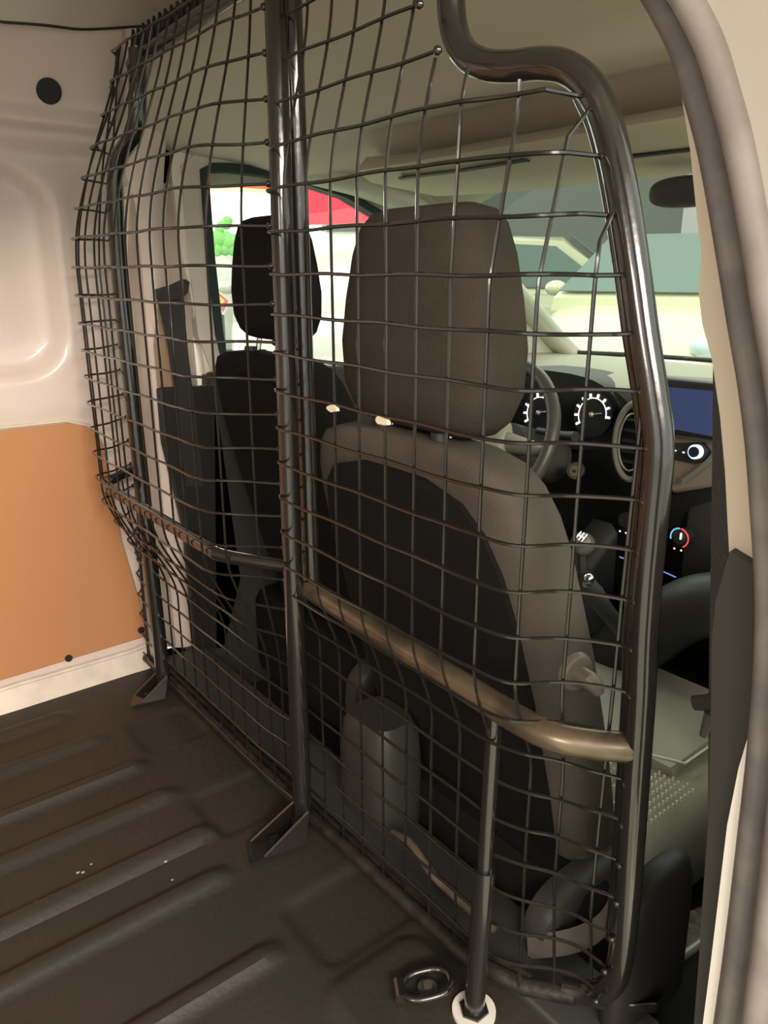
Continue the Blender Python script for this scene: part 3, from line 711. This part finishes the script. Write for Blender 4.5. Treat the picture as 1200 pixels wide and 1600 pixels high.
# steering column lower shroud, ignition barrel
bm = NB(); tube(bm, [(-1.19, 1.30, 0.47), (-1.19, 1.46, 0.41)], [0.050, 0.062], 20); mk('column_shroud', bm, M_gplas, dash)
kc = at_y(900, 735, 1.40)
bm = NB(); cyl(bm, kc, (0.5, -1, 0.1), 0.019, 0.02, 24); kb = mk('ignition_barrel', bm, M_gplas, dash, label='round key barrel with brass centre')
bm = NB(); cyl(bm, kc + Vector((0.004, -0.010, 0.001)), (0.5, -1, 0.1), 0.012, 0.006, 20); kq = mk('key_slot_plate', bm, mat('brass', (0.45, 0.36, 0.2), 0.3, metal=0.8), kb)
bm = NB(); cyl(bm, kc + Vector((0.0055, -0.0135, 0.0014)), (0.5, -1, 0.1), 0.0045, 0.003, 16)
mk('key_slot', bm, M_bplas, kb)
# indicator stalk
bm = NB(); tube(bm, [(-1.15, 1.36, 0.50), (-1.06, 1.34, 0.505), (-1.02, 1.33, 0.51)], [0.008, 0.010, 0.012], 12); mk('wiper_stalk', bm, M_bplas, dash)
# oval vent with silver ring
vc = at_y(992, 690, 1.42)
bm = NB(); pts = [vc + Vector((0.042 * math.cos(2 * PI * k / 40), -0.01, 0.082 * math.sin(2 * PI * k / 40))) for k in range(40)]; tube(bm, pts, 0.007, 8, closed=True); vr = mk('air_vent', bm, mat('satin_grey_plastic', (0.16, 0.155, 0.13), 0.4), dash)
bm = NB(); pts = [vc + Vector((0.030 * math.cos(2 * PI * k / 40), -0.014, 0.062 * math.sin(2 * PI * k / 40))) for k in range(40)]; tube(bm, pts, 0.0018, 6, closed=True); mk('vent_ring', bm, M_silver, vr)
for k in range(5):
    z = -0.045 + 0.0225 * k; hwd = 0.028 * math.sqrt(max(0.05, 1 - (z / 0.062) ** 2))
    bm = NB(); box(bm, vc + Vector((0, 0.0, z)), (hwd * 2, 0.016, 0.004)); mk('vent_slat', bm, M_bplas, vr)
# centre fascia, screen, start button
bm = NB(); A0 = [at_y(px, py, 1.42) for px, py in [(1000, 590), (1120, 598), (1180, 620), (1180, 700), (1120, 760), (1050, 772), (1030, 740), (1000, 700)]]
prism(bm, A0, (0, 0.08, 0)); fa = mk('centre_fascia', bm, M_dashb, dash, bevel=0.008)
bm = NB(); prism(bm, [at_y(px, py, 1.39) for px, py in [(1012, 588), (1120, 600), (1165, 612), (1165, 692), (1120, 690), (1012, 672)]], (0, 0.03, 0)); sb = mk('screen_bezel', bm, M_bplas, dash, bevel=0.005)
bm = NB(); prism(bm, [at_y(px, py, 1.386) for px, py in [(1022, 603), (1120, 612), (1155, 620), (1155, 680), (1118, 683), (1022, 665)]], (0, 0.004, 0)); mk('screen_glass', bm, M_screen, sb)
bm = NB(); prism(bm, [at_y(px, py, 1.412) for px, py in [(1030, 693), (1098, 692), (1108, 706), (1100, 722), (1085, 725), (1030, 712)]], (0, 0.01, 0)); bp = mk('button_panel', bm, M_bplas, dash, bevel=0.002)
dc = at_y(1087, 706, 1.405)
bm = NB(); cyl(bm, dc, (0, -1, 0.1), 0.0145, 0.010, 28); sbn = mk('start_button', bm, mat('silver_ring_light', (0.7, 0.78, 0.85), 0.3, emit=(0.6, 0.75, 0.95), es=0.4), bp)
bm = NB(); cyl(bm, dc + Vector((0, -0.006, 0.0006)), (0, -1, 0.1), 0.0105, 0.005, 28); mk('button_cap', bm, mat('blue_black', (0.01, 0.02, 0.04), 0.2), sbn)
for px, py in [(1046, 703), (1055, 704), (1068, 707)]:
    bm = NB(); box(bm, at_y(px, py, 1.409), (0.004, 0.002, 0.0025)); mk('button_mark', bm, M_white, bp)
bm = NB(); tube(bm, [at_y(px, py, 1.40) for px, py in [(1068, 752), (1100, 728), (1130, 700)]], 0.006, 10); mk('fascia_strip', bm, MATS['satin_grey_plastic'], dash)
# heater knobs
for i, (px, py, on) in enumerate([(1068, 838, True), (982, 812, False)]):
    c = at_y(px, py, 1.46)
    bm = NB(); cyl(bm, c, (0, -1, 0.15), 0.019, 0.03, 28, 0.017); kn = mk('heater_knob', bm, M_bplas, dash)
    if on:
        for nm, a0, a1, colr in [('blue_scale', 95, 200, (0.12, 0.3, 0.42)), ('red_scale', -60, 85, (0.6, 0.05, 0.06))]:
            bm = NB(); pts = [c + Vector((0.0205 * math.cos(math.radians(a0 + (a1 - a0) * k / 14)), -0.016, 0.0205 * math.sin(math.radians(a0 + (a1 - a0) * k / 14)))) for k in range(15)]
            tube(bm, pts, 0.0016, 6); mk(nm, bm, mat(nm, colr, 0.4, emit=colr, es=0.7), kn)
        bm = NB(); box(bm, c + Vector((0.004, -0.018, 0.005)), (0.003, 0.003, 0.014)); mk('pointer', bm, M_white, kn)
    for k in (-1, 1):
        bm = NB(); box(bm, c + Vector((0.008 * k, -0.017, -0.026)), (0.003, 0.002, 0.003)); mk('knob_mark', bm, M_white, kn)
bm = NB(); tube(bm, [at_y(968, 870, 1.44), at_y(990, 879, 1.44)], 0.0016, 6); mk('blue_light_strip', bm, mat('blue_glow', (0.1, 0.14, 0.3), 0.4, emit=(0.12, 0.16, 0.4), es=0.7), dash)
bm = NB(); tube(bm, [at_y(1036, 893, 1.44), at_y(1056, 902, 1.44)], 0.0016, 6); mk('blue_light_strip', bm, MATS['blue_glow'], dash)

# steering wheel
wc = Vector((-1.185, 1.225, 0.495)); ax = Vector((0, -0.90, 0.43)).normalized(); wu = Vector((1, 0, 0)); wv = ax.cross(wu); wv = -wv if wv.z < 0 else wv
sw = root('steering_wheel', 'dark steering wheel with pale spokes beyond the near headrest', 'steering wheel', wc)
bm = NB(); tube(bm, [wc + wu * 0.178 * math.cos(2 * PI * k / 64) + wv * 0.178 * math.sin(2 * PI * k / 64) for k in range(64)], 0.0150, 14, closed=True); mk('rim', bm, mat('wheel_rim_vinyl', (0.055, 0.053, 0.045), 0.4), sw)
bm = NB(); rings = []
for d, s in [(-0.02, 0.8), (0.0, 1.0), (0.018, 0.92), (0.026, 0.7)]:
    rings.append([wc + ax * d + wu * 0.072 * s * math.copysign(abs(math.cos(q)) ** 0.8, math.cos(q)) + wv * 0.058 * s * math.copysign(abs(math.sin(q)) ** 0.8, math.sin(q)) for q in [2 * PI * j / 32 for j in range(32)]])
loft(bm, rings); hub = mk('hub', bm, mat('wheel_hub_plastic', (0.26, 0.25, 0.19), 0.5), sw, smooth=60)
bm = NB(); tube(bm, [wc + ax * 0.028 + wu * 0.019 * math.cos(2 * PI * k / 32) + wv * 0.0085 * math.sin(2 * PI * k / 32) for k in range(32)], 0.0016, 6, closed=True); mk('badge_ring', bm, M_chrome, hub, label='small oval silver badge ring')
for a in (0, 180, 250, 290):
    d = wu * math.cos(math.radians(a)) + wv * math.sin(math.radians(a))
    bm = NB(); tube(bm, [wc + d * 0.055, wc + d * 0.12 - ax * 0.004, wc + d * 0.172], [0.026 if a in (0, 180) else 0.014, 0.018 if a in (0, 180) else 0.011, 0.014 if a in (0, 180) else 0.009], 14, flat=(1, 0.6))
    sp = mk('spoke', bm, M_silver if a in (0, 180) else M_bplas, sw)

# centre console, gear lever, handbrake
con = root('centre_console', 'dark centre console between the two seats', 'console', (-1.0, 1.1, -0.03))
bm = NB(); rings = []
for y, zt in [(0.80, 0.16), (0.95, 0.18), (1.10, 0.16), (1.30, 0.18), (1.45, 0.30)]:
    rings.append([(-1.06, y, -0.03), (-1.06, y, zt - 0.02), (-1.04, y, zt), (-0.99, y, zt), (-0.97, y, zt - 0.02), (-0.965, y, -0.03)])
loft(bm, rings); mk('console_body', bm, M_bplas, con, bevel=0.006)
gl = at_y(910, 850, 1.20)
gr = root('gear_lever', 'gear lever with polished round knob beyond the near seat', 'gear lever', (gl.x, 1.22, 0.17))
bm = NB(); ball(bm, gl, 0.026, (1, 1, 0.95), 24); kn = mk('knob', bm, mat('glossy_knob', (0.10, 0.10, 0.085), 0.12, spec=0.9, coat=0.8), gr)
bm = NB()
nrm = (Vector((0, 0, 0.85)) - gl); nrm = Vector((0.25, -0.55, 0.8)).normalized(); gu = Vector((1, 0, 0)); gu = (gu - nrm * gu.dot(nrm)).normalized(); gv = nrm.cross(gu)
o = gl + nrm * 0.0262
for k in (-1, 0, 1): tube(bm, [o + gu * 0.007 * k + gv * 0.010, o + gu * 0.007 * k - gv * 0.010], 0.0009, 5)
tube(bm, [o - gu * 0.007, o + gu * 0.007], 0.0009, 5); mk('shift_pattern', bm, M_white, kn)
bm = NB(); tube(bm, [gl + Vector((0, 0, -0.02)), gl + Vector((0, 0.015, -0.10))], 0.008, 12); mk('shaft', bm, M_gplas, gr)
bm = NB(); tube(bm, [gl + Vector((0, 0.012, -0.06)), gl + Vector((0, 0.02, -0.12)), Vector((gl.x, 1.23, 0.16))], [0.018, 0.035, 0.06], 16); mk('gaiter', bm, M_bplas, gr)
h0 = at_y(920, 905, 1.0); h1 = at_y(950, 965, 1.05)
hb = root('handbrake', 'handbrake lever with silver button beside the near seat back', 'handbrake', (h1.x, h1.y, h1.z))
bm = NB(); tube(bm, [h0 + Vector((0, 0, -0.006)), h0.lerp(h1, 0.3), h0.lerp(h1, 0.7), h1 + Vector((0.01, 0.05, -0.05))], [0.011, 0.014, 0.015, 0.012], 14); mk('grip', bm, M_gplas, hb)
bm = NB(); ball(bm, h0, 0.010, n=14); mk('release_button', bm, M_chrome, hb)

# glove box side panel and the dark knee panel that fills the doorway gap
bm = NB(); rings = []
for x in (-0.84, -0.78, -0.60, -0.46, -0.40):
    q = 0.0 if -0.8 < x < -0.44 else 0.02
    rings.append([(x, 1.49 + q, 0.50 - q), (x, 1.48 + q, 0.40), (x, 1.48 + q, 0.26 + q), (x, 1.50, 0.20), (x, 1.60, 0.22), (x, 1.60, 0.50)])
loft(bm, rings); mk('glove_box', bm, M_gplas, dash, smooth=50, bevel=0.008)
arm = root('armrest', 'curved dark armrest pad seen past the cage end tube', 'armrest', (-0.80, 1.22, 0.2))
bm = NB(); P0 = [at_y(px, py, 1.22) for px, py in [(900, 1040), (960, 1022), (1010, 995), (1060, 960), (1110, 945), (1170, 950)]]
tube(bm, smoothpath(P0, 5), [0.03, 0.045] + [0.058] * (len(smoothpath(P0, 5)) - 3) + [0.03], 20, flat=(1, 1)); mk('pad', bm, mat('dark_grey_vinyl', (0.035, 0.035, 0.030), 0.5), arm)
bm = NB(); tube(bm, [P0[1], P0[1] + Vector((0, 0.02, -0.15))], 0.02, 12); mk('hinge_arm', bm, M_bplas, arm)

# under-seat clutter seen through the lower mesh
bm = NB(); rings = []
for z, s in [(-0.02, 1.0), (0.10, 1.0), (0.16, 0.93), (0.18, 0.75)]: rings.append(sring((-0.84, 0.655, z), 0.065 * s, 0.05 * s, 3.5, 28))
loft(bm, rings); mk('storage_box', bm, mat('grey_box_plastic', (0.045, 0.045, 0.04), 0.5), label='grey rounded plastic box on the floor behind the near seat', cat='box')
bm = NB(); box(bm, (-0.93, 0.625, -0.005), (1.2, 0.10, 0.03)); mk('trim_14', bm, M_gplas, kind='structure', bevel=0.004)
stp = [(-0.50, 0.63, 0.030), (-0.455, 0.655, 0.060), (-0.435, 0.69, 0.080), (-0.425, 0.70, 0.13)]
bm = NB(); strip(bm, smoothpath(stp, 4), smoothpath([(x + 0.012, y - 0.01, z - 0.024) for x, y, z in stp], 4), (0.002, 0.002, 0)); mk('webbing_strap', bm, mat('grey_webbing', (0.12, 0.11, 0.09), 0.8, bump=0.4, bscale=300), label='grey webbing strap draped at the foot of the near seat', cat='strap')
bm = NB(); pts = smoothpath([(-0.74, 0.60, 0.045), (-0.70, 0.60, 0.055), (-0.64, 0.595, 0.040), (-0.58, 0.600, 0.030), (-0.53, 0.60, 0.035)], 5); tube(bm, pts, 0.006, 10); mk('cable', bm, mat('dusty_cable', (0.14, 0.11, 0.075), 0.6, var=0.5, vscale=30), label='dusty cable lying along the bottom of the mesh', cat='cable')

# ================================================================ DOORWAY ON THE NEAR SIDE
YD = 0.46
sealp = [(1007, -90), (1007, 0), (1045, 75), (1068, 150), (1087, 220), (1103, 300), (1120, 400), (1136, 500), (1153, 600), (1165, 700), (1172, 800), (1178, 900), (1178, 1000), (1172, 1100), (1163, 1200), (1151, 1300), (1139, 1400), (1127, 1500), (1113, 1600), (1100, 1690)]
sealp[0] = (950, -90)
path = [at_y(px + 24, py, YD) for px, py in sealp]
bm = NB(); tube(bm, smoothpath(path, 4), 0.0088, 14); mk('trim_15', bm, M_seal, kind='structure')
path2 = [at_y(px + 66, py, YD - 0.012) for px, py in sealp]
bm = NB(); tube(bm, smoothpath(path2, 4), 0.0085, 12); mk('trim_16', bm, mat('dusty_grey_flange', (0.27, 0.24, 0.22), 0.6, var=0.3, vscale=20), kind='structure')
A = [at_y(px + 84, py, YD - 0.010) for px, py in sealp]; B = [p + Vector((0.16, -0.05, 0)) for p in A]
bm = NB(); strip(bm, smoothpath(A, 3), smoothpath(B, 3), (0, 0.03, 0)); mk('wall_right', bm, M_body2, kind='structure', smooth=50)
# inner pillar: painted strip above, black cover below
pl = [(985, -60), (1040, 60), (1065, 150), (1079, 240), (1089, 340), (1096, 400), (1091, 450), (1097, 505), (1112, 560), (1125, 650), (1133, 740), (1140, 880), (1146, 1000), (1150, 1165), (1142, 1290), (1130, 1400), (1118, 1500), (1106, 1600), (1095, 1690)]
def seal_x(py):
    for (xa, ya), (xb, yb) in zip(sealp, sealp[1:]):
        if ya <= py <= yb: return xa + (xb - xa) * (py - ya) / (yb - ya)
    return sealp[0][0] if py < 0 else sealp[-1][0]
A = [at_y(px, py, YD + 0.014) for px, py in pl]; B = [at_y(seal_x(py) + 30, py, YD + 0.014) for px, py in pl]
bm = NB(); strip(bm, A, B, (-0.004, 0.05, 0)); mk('trim_17', bm, mat('cream_pillar_paint', (0.60, 0.52, 0.42), 0.4), kind='structure', smooth=50)
cv = [(1140, 862, 1176), (1118, 940, 1180), (1112, 1000, 1180), (1110, 1165, 1171), (1106, 1290, 1146), (1098, 1400, 1132), (1092, 1500, 1120), (1084, 1600, 1108), (1076, 1690, 1097)]
A = [at_y(a, y, YD + 0.004) for a, y, b in cv]; B = [at_y(b, y + (22 if i == 0 else 0), YD + 0.004) for i, (a, y, b) in enumerate(cv)]
bm = NB(); strip(bm, A, B, (-0.004, 0.03, 0)); mk('trim_18', bm, mat('black_pillar_cover', (0.035, 0.033, 0.030), 0.55), kind='structure', smooth=50)
# near belt running down the pillar with its buckle tongue
b2 = root('seat_belt', 'black seat belt running down the near pillar with buckle tongue', 'seat belt', (-0.26, 0.55, 0.3))
bl = [(1113, 500), (1114, 560), (1113, 700), (1110, 900), (1107, 1100), (1106, 1300), (1101, 1450), (1092, 1690)]
br = [(1116, 500), (1122, 560), (1134, 700), (1139, 900), (1134, 1100), (1124, 1300), (1114, 1450), (1104, 1690)]
bm = NB(); strip(bm, [at_y(*p, YD + 0.080) for p in bl], [at_y(*p, YD + 0.080) for p in [(a + 26, b) for a, b in bl]], (-0.001, 0.002, 0)); mk('webbing', bm, M_belt, b2)
c = at_y(1108, 1098, YD + 0.06)
bm = NB(); tube(bm, [c + Vector((-0.012, 0.0, -0.006)), c, c + Vector((0.012, 0, 0.012))], [0.006, 0.007, 0.006], 12, flat=(1, 0.6)); tg = mk('buckle_tongue', bm, M_bplas, b2)
bm = NB(); tube(bm, [c + Vector((0.002, 0, -0.008)), c + Vector((-0.001, 0, -0.030))], [0.0045, 0.003], 10); mk('tongue_blade', bm, M_gplas, tg)
# white edge strip at the foot of the pillar
wl = [(1170, 1150), (1166, 1200), (1151, 1290), (1137, 1400), (1124, 1500), (1110, 1600), (1098, 1690)]; wid = [1, 12, 15, 14, 13, 12, 12]
A = [at_y(px - wd, py, YD - 0.002) for (px, py), wd in zip(wl, wid)]; B = [at_y(px + 4, py, YD - 0.002) for px, py in wl]
bm = NB(); strip(bm, A, B, (0, 0.012, 0)); mk('trim_19', bm, mat('white_edge_paint', (0.80, 0.77, 0.70), 0.35), kind='structure')
# door sill: black step, bright edge moulding, side kick cover
sill = root('door_sill', 'black door sill step with bright curved edge at lower right', 'sill', (-0.33, 0.75, 0))
e = [(1000, 1590), (1015, 1565), (1035, 1530), (1060, 1500), (1085, 1480), (1120, 1455), (1150, 1440)]
bm = NB(); pts = [at_z(px, py, 0.0 + 0.0 * i) for i, (px, py) in enumerate([(975, 1600)] + e)]
tube(bm, smoothpath(pts, 4), 0.006, 10); mk('edge_moulding', bm, mat('satin_moulding', (0.36, 0.36, 0.30), 0.3, metal=0.3), sill)
A = pts; B = [p + Vector((0.20, -0.06, -0.06)) for p in pts]
bm = NB(); strip(bm, A, B, (0, 0, -0.02)); mk('step_panel', bm, mat('matt_black_step', (0.012, 0.012, 0.012), 0.8, spec=0.2), sill)
for px, py in [(1030, 1560), (1052, 1556)]:
    c = at_z(px, py, -0.018); bm = NB(); tube(bm, [c + Vector((-0.002, 0.010, 0.003)), c + Vector((0.002, -0.006, 0.004))], 0.0016, 6); mk('step_mark', bm, M_silver, sill)
bm = NB(); prism(bm, [at_z(px, py, 0.004) for px, py in [(1040, 1440), (1110, 1410), (1125, 1450), (1085, 1478), (1050, 1500)]], (0, 0, -0.02)); mk('carpet_patch', bm, mat('mottled_grey_carpet', (0.25, 0.24, 0.21), 0.9, var=0.6, vscale=60, bump=0.5, bscale=200), sill)
bm = NB(); rings = []
for z, s in [(-0.04, 1.0), (0.05, 1.0), (0.12, 0.93), (0.165, 0.80), (0.190, 0.55), (0.198, 0.25)]: rings.append(sring((-0.366 - 0.01 * z, 0.690 + 0.03 * (1 - s), z), 0.020 * min(1, s + 0.25), 0.075 * s, 3.0, 28))
loft(bm, rings); mk('kick_cover', bm, mat('dark_taupe_plastic', (0.020, 0.018, 0.016), 0.6), sill, smooth=60)

# ================================================================ SHOWROOM OUTSIDE
GZ = -0.30
bm = NB(); grid(bm, 2, 2, lambda u, v: Vector((lerp(-14, 6, u), lerp(-6, 16, v), GZ))); mk('floor_showroom', bm, mat('pale_showroom_floor', (0.46, 0.48, 0.36), 0.25, var=0.15, vscale=1), kind='structure')
bm = NB(); box(bm, (-4.0, 11.0, 1.6), (20, 0.2, 4.6)); mk('wall_front', bm, mat('grey_showroom_wall', (0.13, 0.15, 0.14), 0.8), kind='structure')
bm = NB(); box(bm, (-5.9, 10.2, 1.6), (0.5, 0.5, 4.6)); mk('column', bm, mat('pale_column', (0.5, 0.5, 0.53), 0.6), label='pale showroom column seen through the windscreen behind the cream car', cat='column')
# lit window wall on the far left side
bm = NB(); box(bm, (-8.1, 3.0, 1.35), (0.1, 7.0, 4.0)); mk('window_4', bm, mat('daylit_window', (1, 1, 1), 0.5, emit=(0.93, 1.0, 0.98), es=1.6), kind='structure')
bm = NB(); box(bm, (-8.0, 6.9, 1.3), (0.1, 3.0, 4.0)); mk('wall_far', bm, MATS['grey_showroom_wall'], kind='structure')
bm = NB(); box(bm, (-8.0, 4.3, 1.745), (0.08, 4.4, 0.05)); mk('red_band', bm, mat('red_vinyl', (0.75, 0.08, 0.04), 0.5, emit=(0.8, 0.12, 0.05), es=0.5), label='thin red band across the bright shop window', cat='band')
bm = NB(); box(bm, (-7.95, 4.3, 1.69), (0.06, 4.4, 0.04)); mk('yellow_band', bm, mat('yellow_vinyl', (0.85, 0.72, 0.35), 0.5, emit=(0.9, 0.8, 0.4), es=0.4), label='thin pale yellow band under the red band', cat='band')
rs = [at_side(px, py, -4.2) for px, py in [(455, 285), (560, 300), (620, 345), (520, 350), (455, 352)]]
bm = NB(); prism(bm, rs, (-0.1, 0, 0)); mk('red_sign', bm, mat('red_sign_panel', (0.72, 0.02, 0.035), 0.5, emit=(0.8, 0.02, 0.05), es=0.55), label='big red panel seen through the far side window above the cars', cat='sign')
pl0 = root('planter', 'bright green planting in a planter before the white shop window', 'plants', (-6.9, 3.3, GZ))
bm = NB()
for k in range(60):
    p = at_side(random.uniform(315, 400), random.uniform(372, 392), -6.9); ball(bm, p, random.uniform(0.05, 0.10), (0.6, 1, 0.8), 8)
for k in range(7):
    p = at_side(350 + random.uniform(-7, 7), 352 + random.uniform(-9, 9), -6.9); ball(bm, p, 0.05, (0.6, 1, 0.8), 8)
mk('foliage', bm, mat('hedge_green', (0.25, 0.60, 0.18), 0.8), pl0)
bm = NB(); box(bm, (-7.05, 3.25, (GZ + 1.02) / 2), (0.35, 0.8, 1.02 - GZ)); mk('planter_box', bm, mat('white_planter', (0.7, 0.7, 0.65), 0.5), pl0, bevel=0.01)
pc = [at_side(*p, -3.2) for p in [(322, 462), (338, 452), (360, 470), (350, 492)]]
ps = root('price_board', 'small tilted red and yellow board leaning behind the far headrest', 'board', pc[2])
bm = NB(); prism(bm, pc, (-0.02, 0, 0)); mk('board', bm, mat('board_white', (0.85, 0.82, 0.75), 0.5), ps)
bm = NB(); tube(bm, [(pc[3].x - 0.03, pc[3].y, pc[3].z), (pc[3].x - 0.03, pc[3].y, GZ)], 0.015, 8); mk('stand', bm, M_gplas, ps)
cc = sum(pc, Vector()) / 4
bm = NB(); prism(bm, [cc + (p - cc) * 0.78 + Vector((0.006, 0, 0)) for p in pc], (-0.004, 0, 0)); mk('board_print', bm, mat('board_red', (0.72, 0.16, 0.08), 0.5), ps)
bm = NB(); prism(bm, [cc + (p - cc) * 0.40 + Vector((0.009, 0, 0.0)) for p in pc], (-0.003, 0, 0)); mk('board_mark', bm, mat('board_yellow', (0.85, 0.6, 0.15), 0.5), ps)

def car(name, label, loc, rz, paint, L=4.1, W=1.75, H=1.45, group=None):
    t = bpy.data.objects.new(name, None); COL.objects.link(t); t['label'] = label; t['category'] = 'car'
    prof = [(0.0, 0.30, 0.62), (0.03, 0.20, 0.68), (0.12, 0.20, 0.84), (0.24, 0.20, 0.93), (0.30, 0.20, 0.97), (0.5, 0.20, 0.99), (0.75, 0.20, 1.0), (0.92, 0.20, 0.98), (0.98, 0.24, 0.85), (1.0, 0.32, 0.6)]
    bm = NB(); rings = []
    for u, zb, zt in prof:
        x = (0.5 - u) * L; hw = W / 2 * (0.80 + 0.20 * math.sin(PI * min(1, max(0, u))) ** 0.35)
        rings.append([(x, -hw * 0.92, zb), (x, -hw, zb + 0.15), (x, -hw, zt - 0.18), (x, -hw * 0.90, zt - 0.03), (x, -hw * 0.5, zt), (x, hw * 0.5, zt), (x, hw * 0.90, zt - 0.03), (x, hw, zt - 0.18), (x, hw, zb + 0.15), (x, hw * 0.92, zb)])
    loft(bm, rings); mk('body_shell', bm, paint, t, smooth=50, subd=1)
    # greenhouse
    gp = [(0.22, 0.955, 0.955), (0.30, 0.95, 1.16), (0.42, 0.94, H - 0.02), (0.60, 0.94, H), (0.80, 0.94, H - 0.06), (0.90, 0.95, 1.20), (0.96, 0.96, 0.96)]
    bm = NB(); rings = []
    for u, z0, z1 in gp:
        x = (0.5 - u) * L; h0 = W / 2 * 0.90; h1 = W / 2 * lerp(0.88, 0.70, (z1 - 0.95) / 0.5)
        rings.append([(x, -h0, z0 - 0.1), (x, -lerp(h0, h1, 0.9), lerp(z0, z1, 0.92)), (x, -h1 * 0.85, z1), (x, h1 * 0.85, z1), (x, lerp(h0, h1, 0.9), lerp(z0, z1, 0.92)), (x, h0, z0 - 0.1)])
    loft(bm, rings); mk('roof', bm, paint, t, smooth=50)
    for s in (-1, 1):
        def sp(u, z): return Vector(((0.5 - u) * L, s * W / 2 * (lerp(0.90, 0.715, (z - 0.95) / 0.5) + 0.022), z))
        for nm, poly in [('side_window', [(0.30, 0.98), (0.37, 1.22), (0.44, H - 0.12), (0.58, H - 0.09), (0.58, 0.99)]), ('side_window', [(0.60, 0.99), (0.60, H - 0.09), (0.78, H - 0.14), (0.87, 1.18), (0.89, 1.01)])]:
            bm = NB(); prism(bm, [sp(*q) for q in poly], (0, s * 0.006, 0)); mk(nm, bm, M_carglass, t)
        bm = NB(); ball(bm, (0.17 * L, s * (W / 2 + 0.06), 1.02), 0.10, (0.7, 1, 0.65), 12); mk('wing_mirror', bm, paint, t)
        bm = NB(); ball(bm, (0.475 * L, s * W * 0.36, 0.70), 0.13, (0.6, 1.2, 0.65), 14); mk('headlamp', bm, mat('headlamp_glass', (0.5, 0.62, 0.66), 0.1, coat=0.5), t)
        for u in (0.19, 0.80):
            bm = NB(); c = Vector(((0.5 - u) * L, s * (W / 2 - 0.06), 0.32)); cyl(bm, c, (0, s, 0), 0.32, 0.20, 32); wh = mk('wheel', bm, mat('tyre', (0.02, 0.02, 0.02), 0.7), t)
            bm = NB(); cyl(bm, c + Vector((0, s * 0.11, 0)), (0, s, 0), 0.20, 0.02, 10); mk('hubcap', bm, M_silver, wh)
    bm = NB(); a = [((0.5 - 0.235) * L, -W * 0.42, 0.985), ((0.5 - 0.235) * L, W * 0.42, 0.985), ((0.5 - 0.405) * L, W * 0.33, H - 0.03), ((0.5 - 0.405) * L, -W * 0.33, H - 0.03)]
    prism(bm, [Vector(p) + Vector((0.035, 0, 0.02)) for p in a], (0.006, 0, 0.006)); mk('windscreen', bm, M_carglass, t)
    bm = NB(); box(bm, (0.50 * L, 0, 0.45), (0.03, W * 0.55, 0.18)); mk('grille', bm, M_bplas, t, bevel=0.01)
    t.location = loc; t.rotation_euler = (0, 0, rz); return t
P_cream = mat('cream_car_paint', (0.55, 0.56, 0.38), 0.2, coat=0.6)
P_silver = mat('silver_car_paint', (0.52, 0.54, 0.46), 0.25, metal=0.3, coat=0.6)
P_green = mat('pale_green_car_paint', (0.42, 0.52, 0.38), 0.25, coat=0.6)
car('parked_car', 'cream white car with its bonnet right beyond the windscreen', (-3.75, 6.3, GZ), math.radians(-72), P_cream)
car('parked_car', 'cream car seen side-on farther left beyond the windscreen', (-6.6, 7.5, GZ), math.radians(42), P_cream, H=1.55)
car('parked_car', 'silver car seen between the two headrests through the far window', (-5.55, 3.85, GZ), math.radians(150), P_silver)
car('parked_car', 'pale green car low behind the far driver headrest', (-6.0, 0.2, GZ), math.radians(93), P_green, H=1.2)
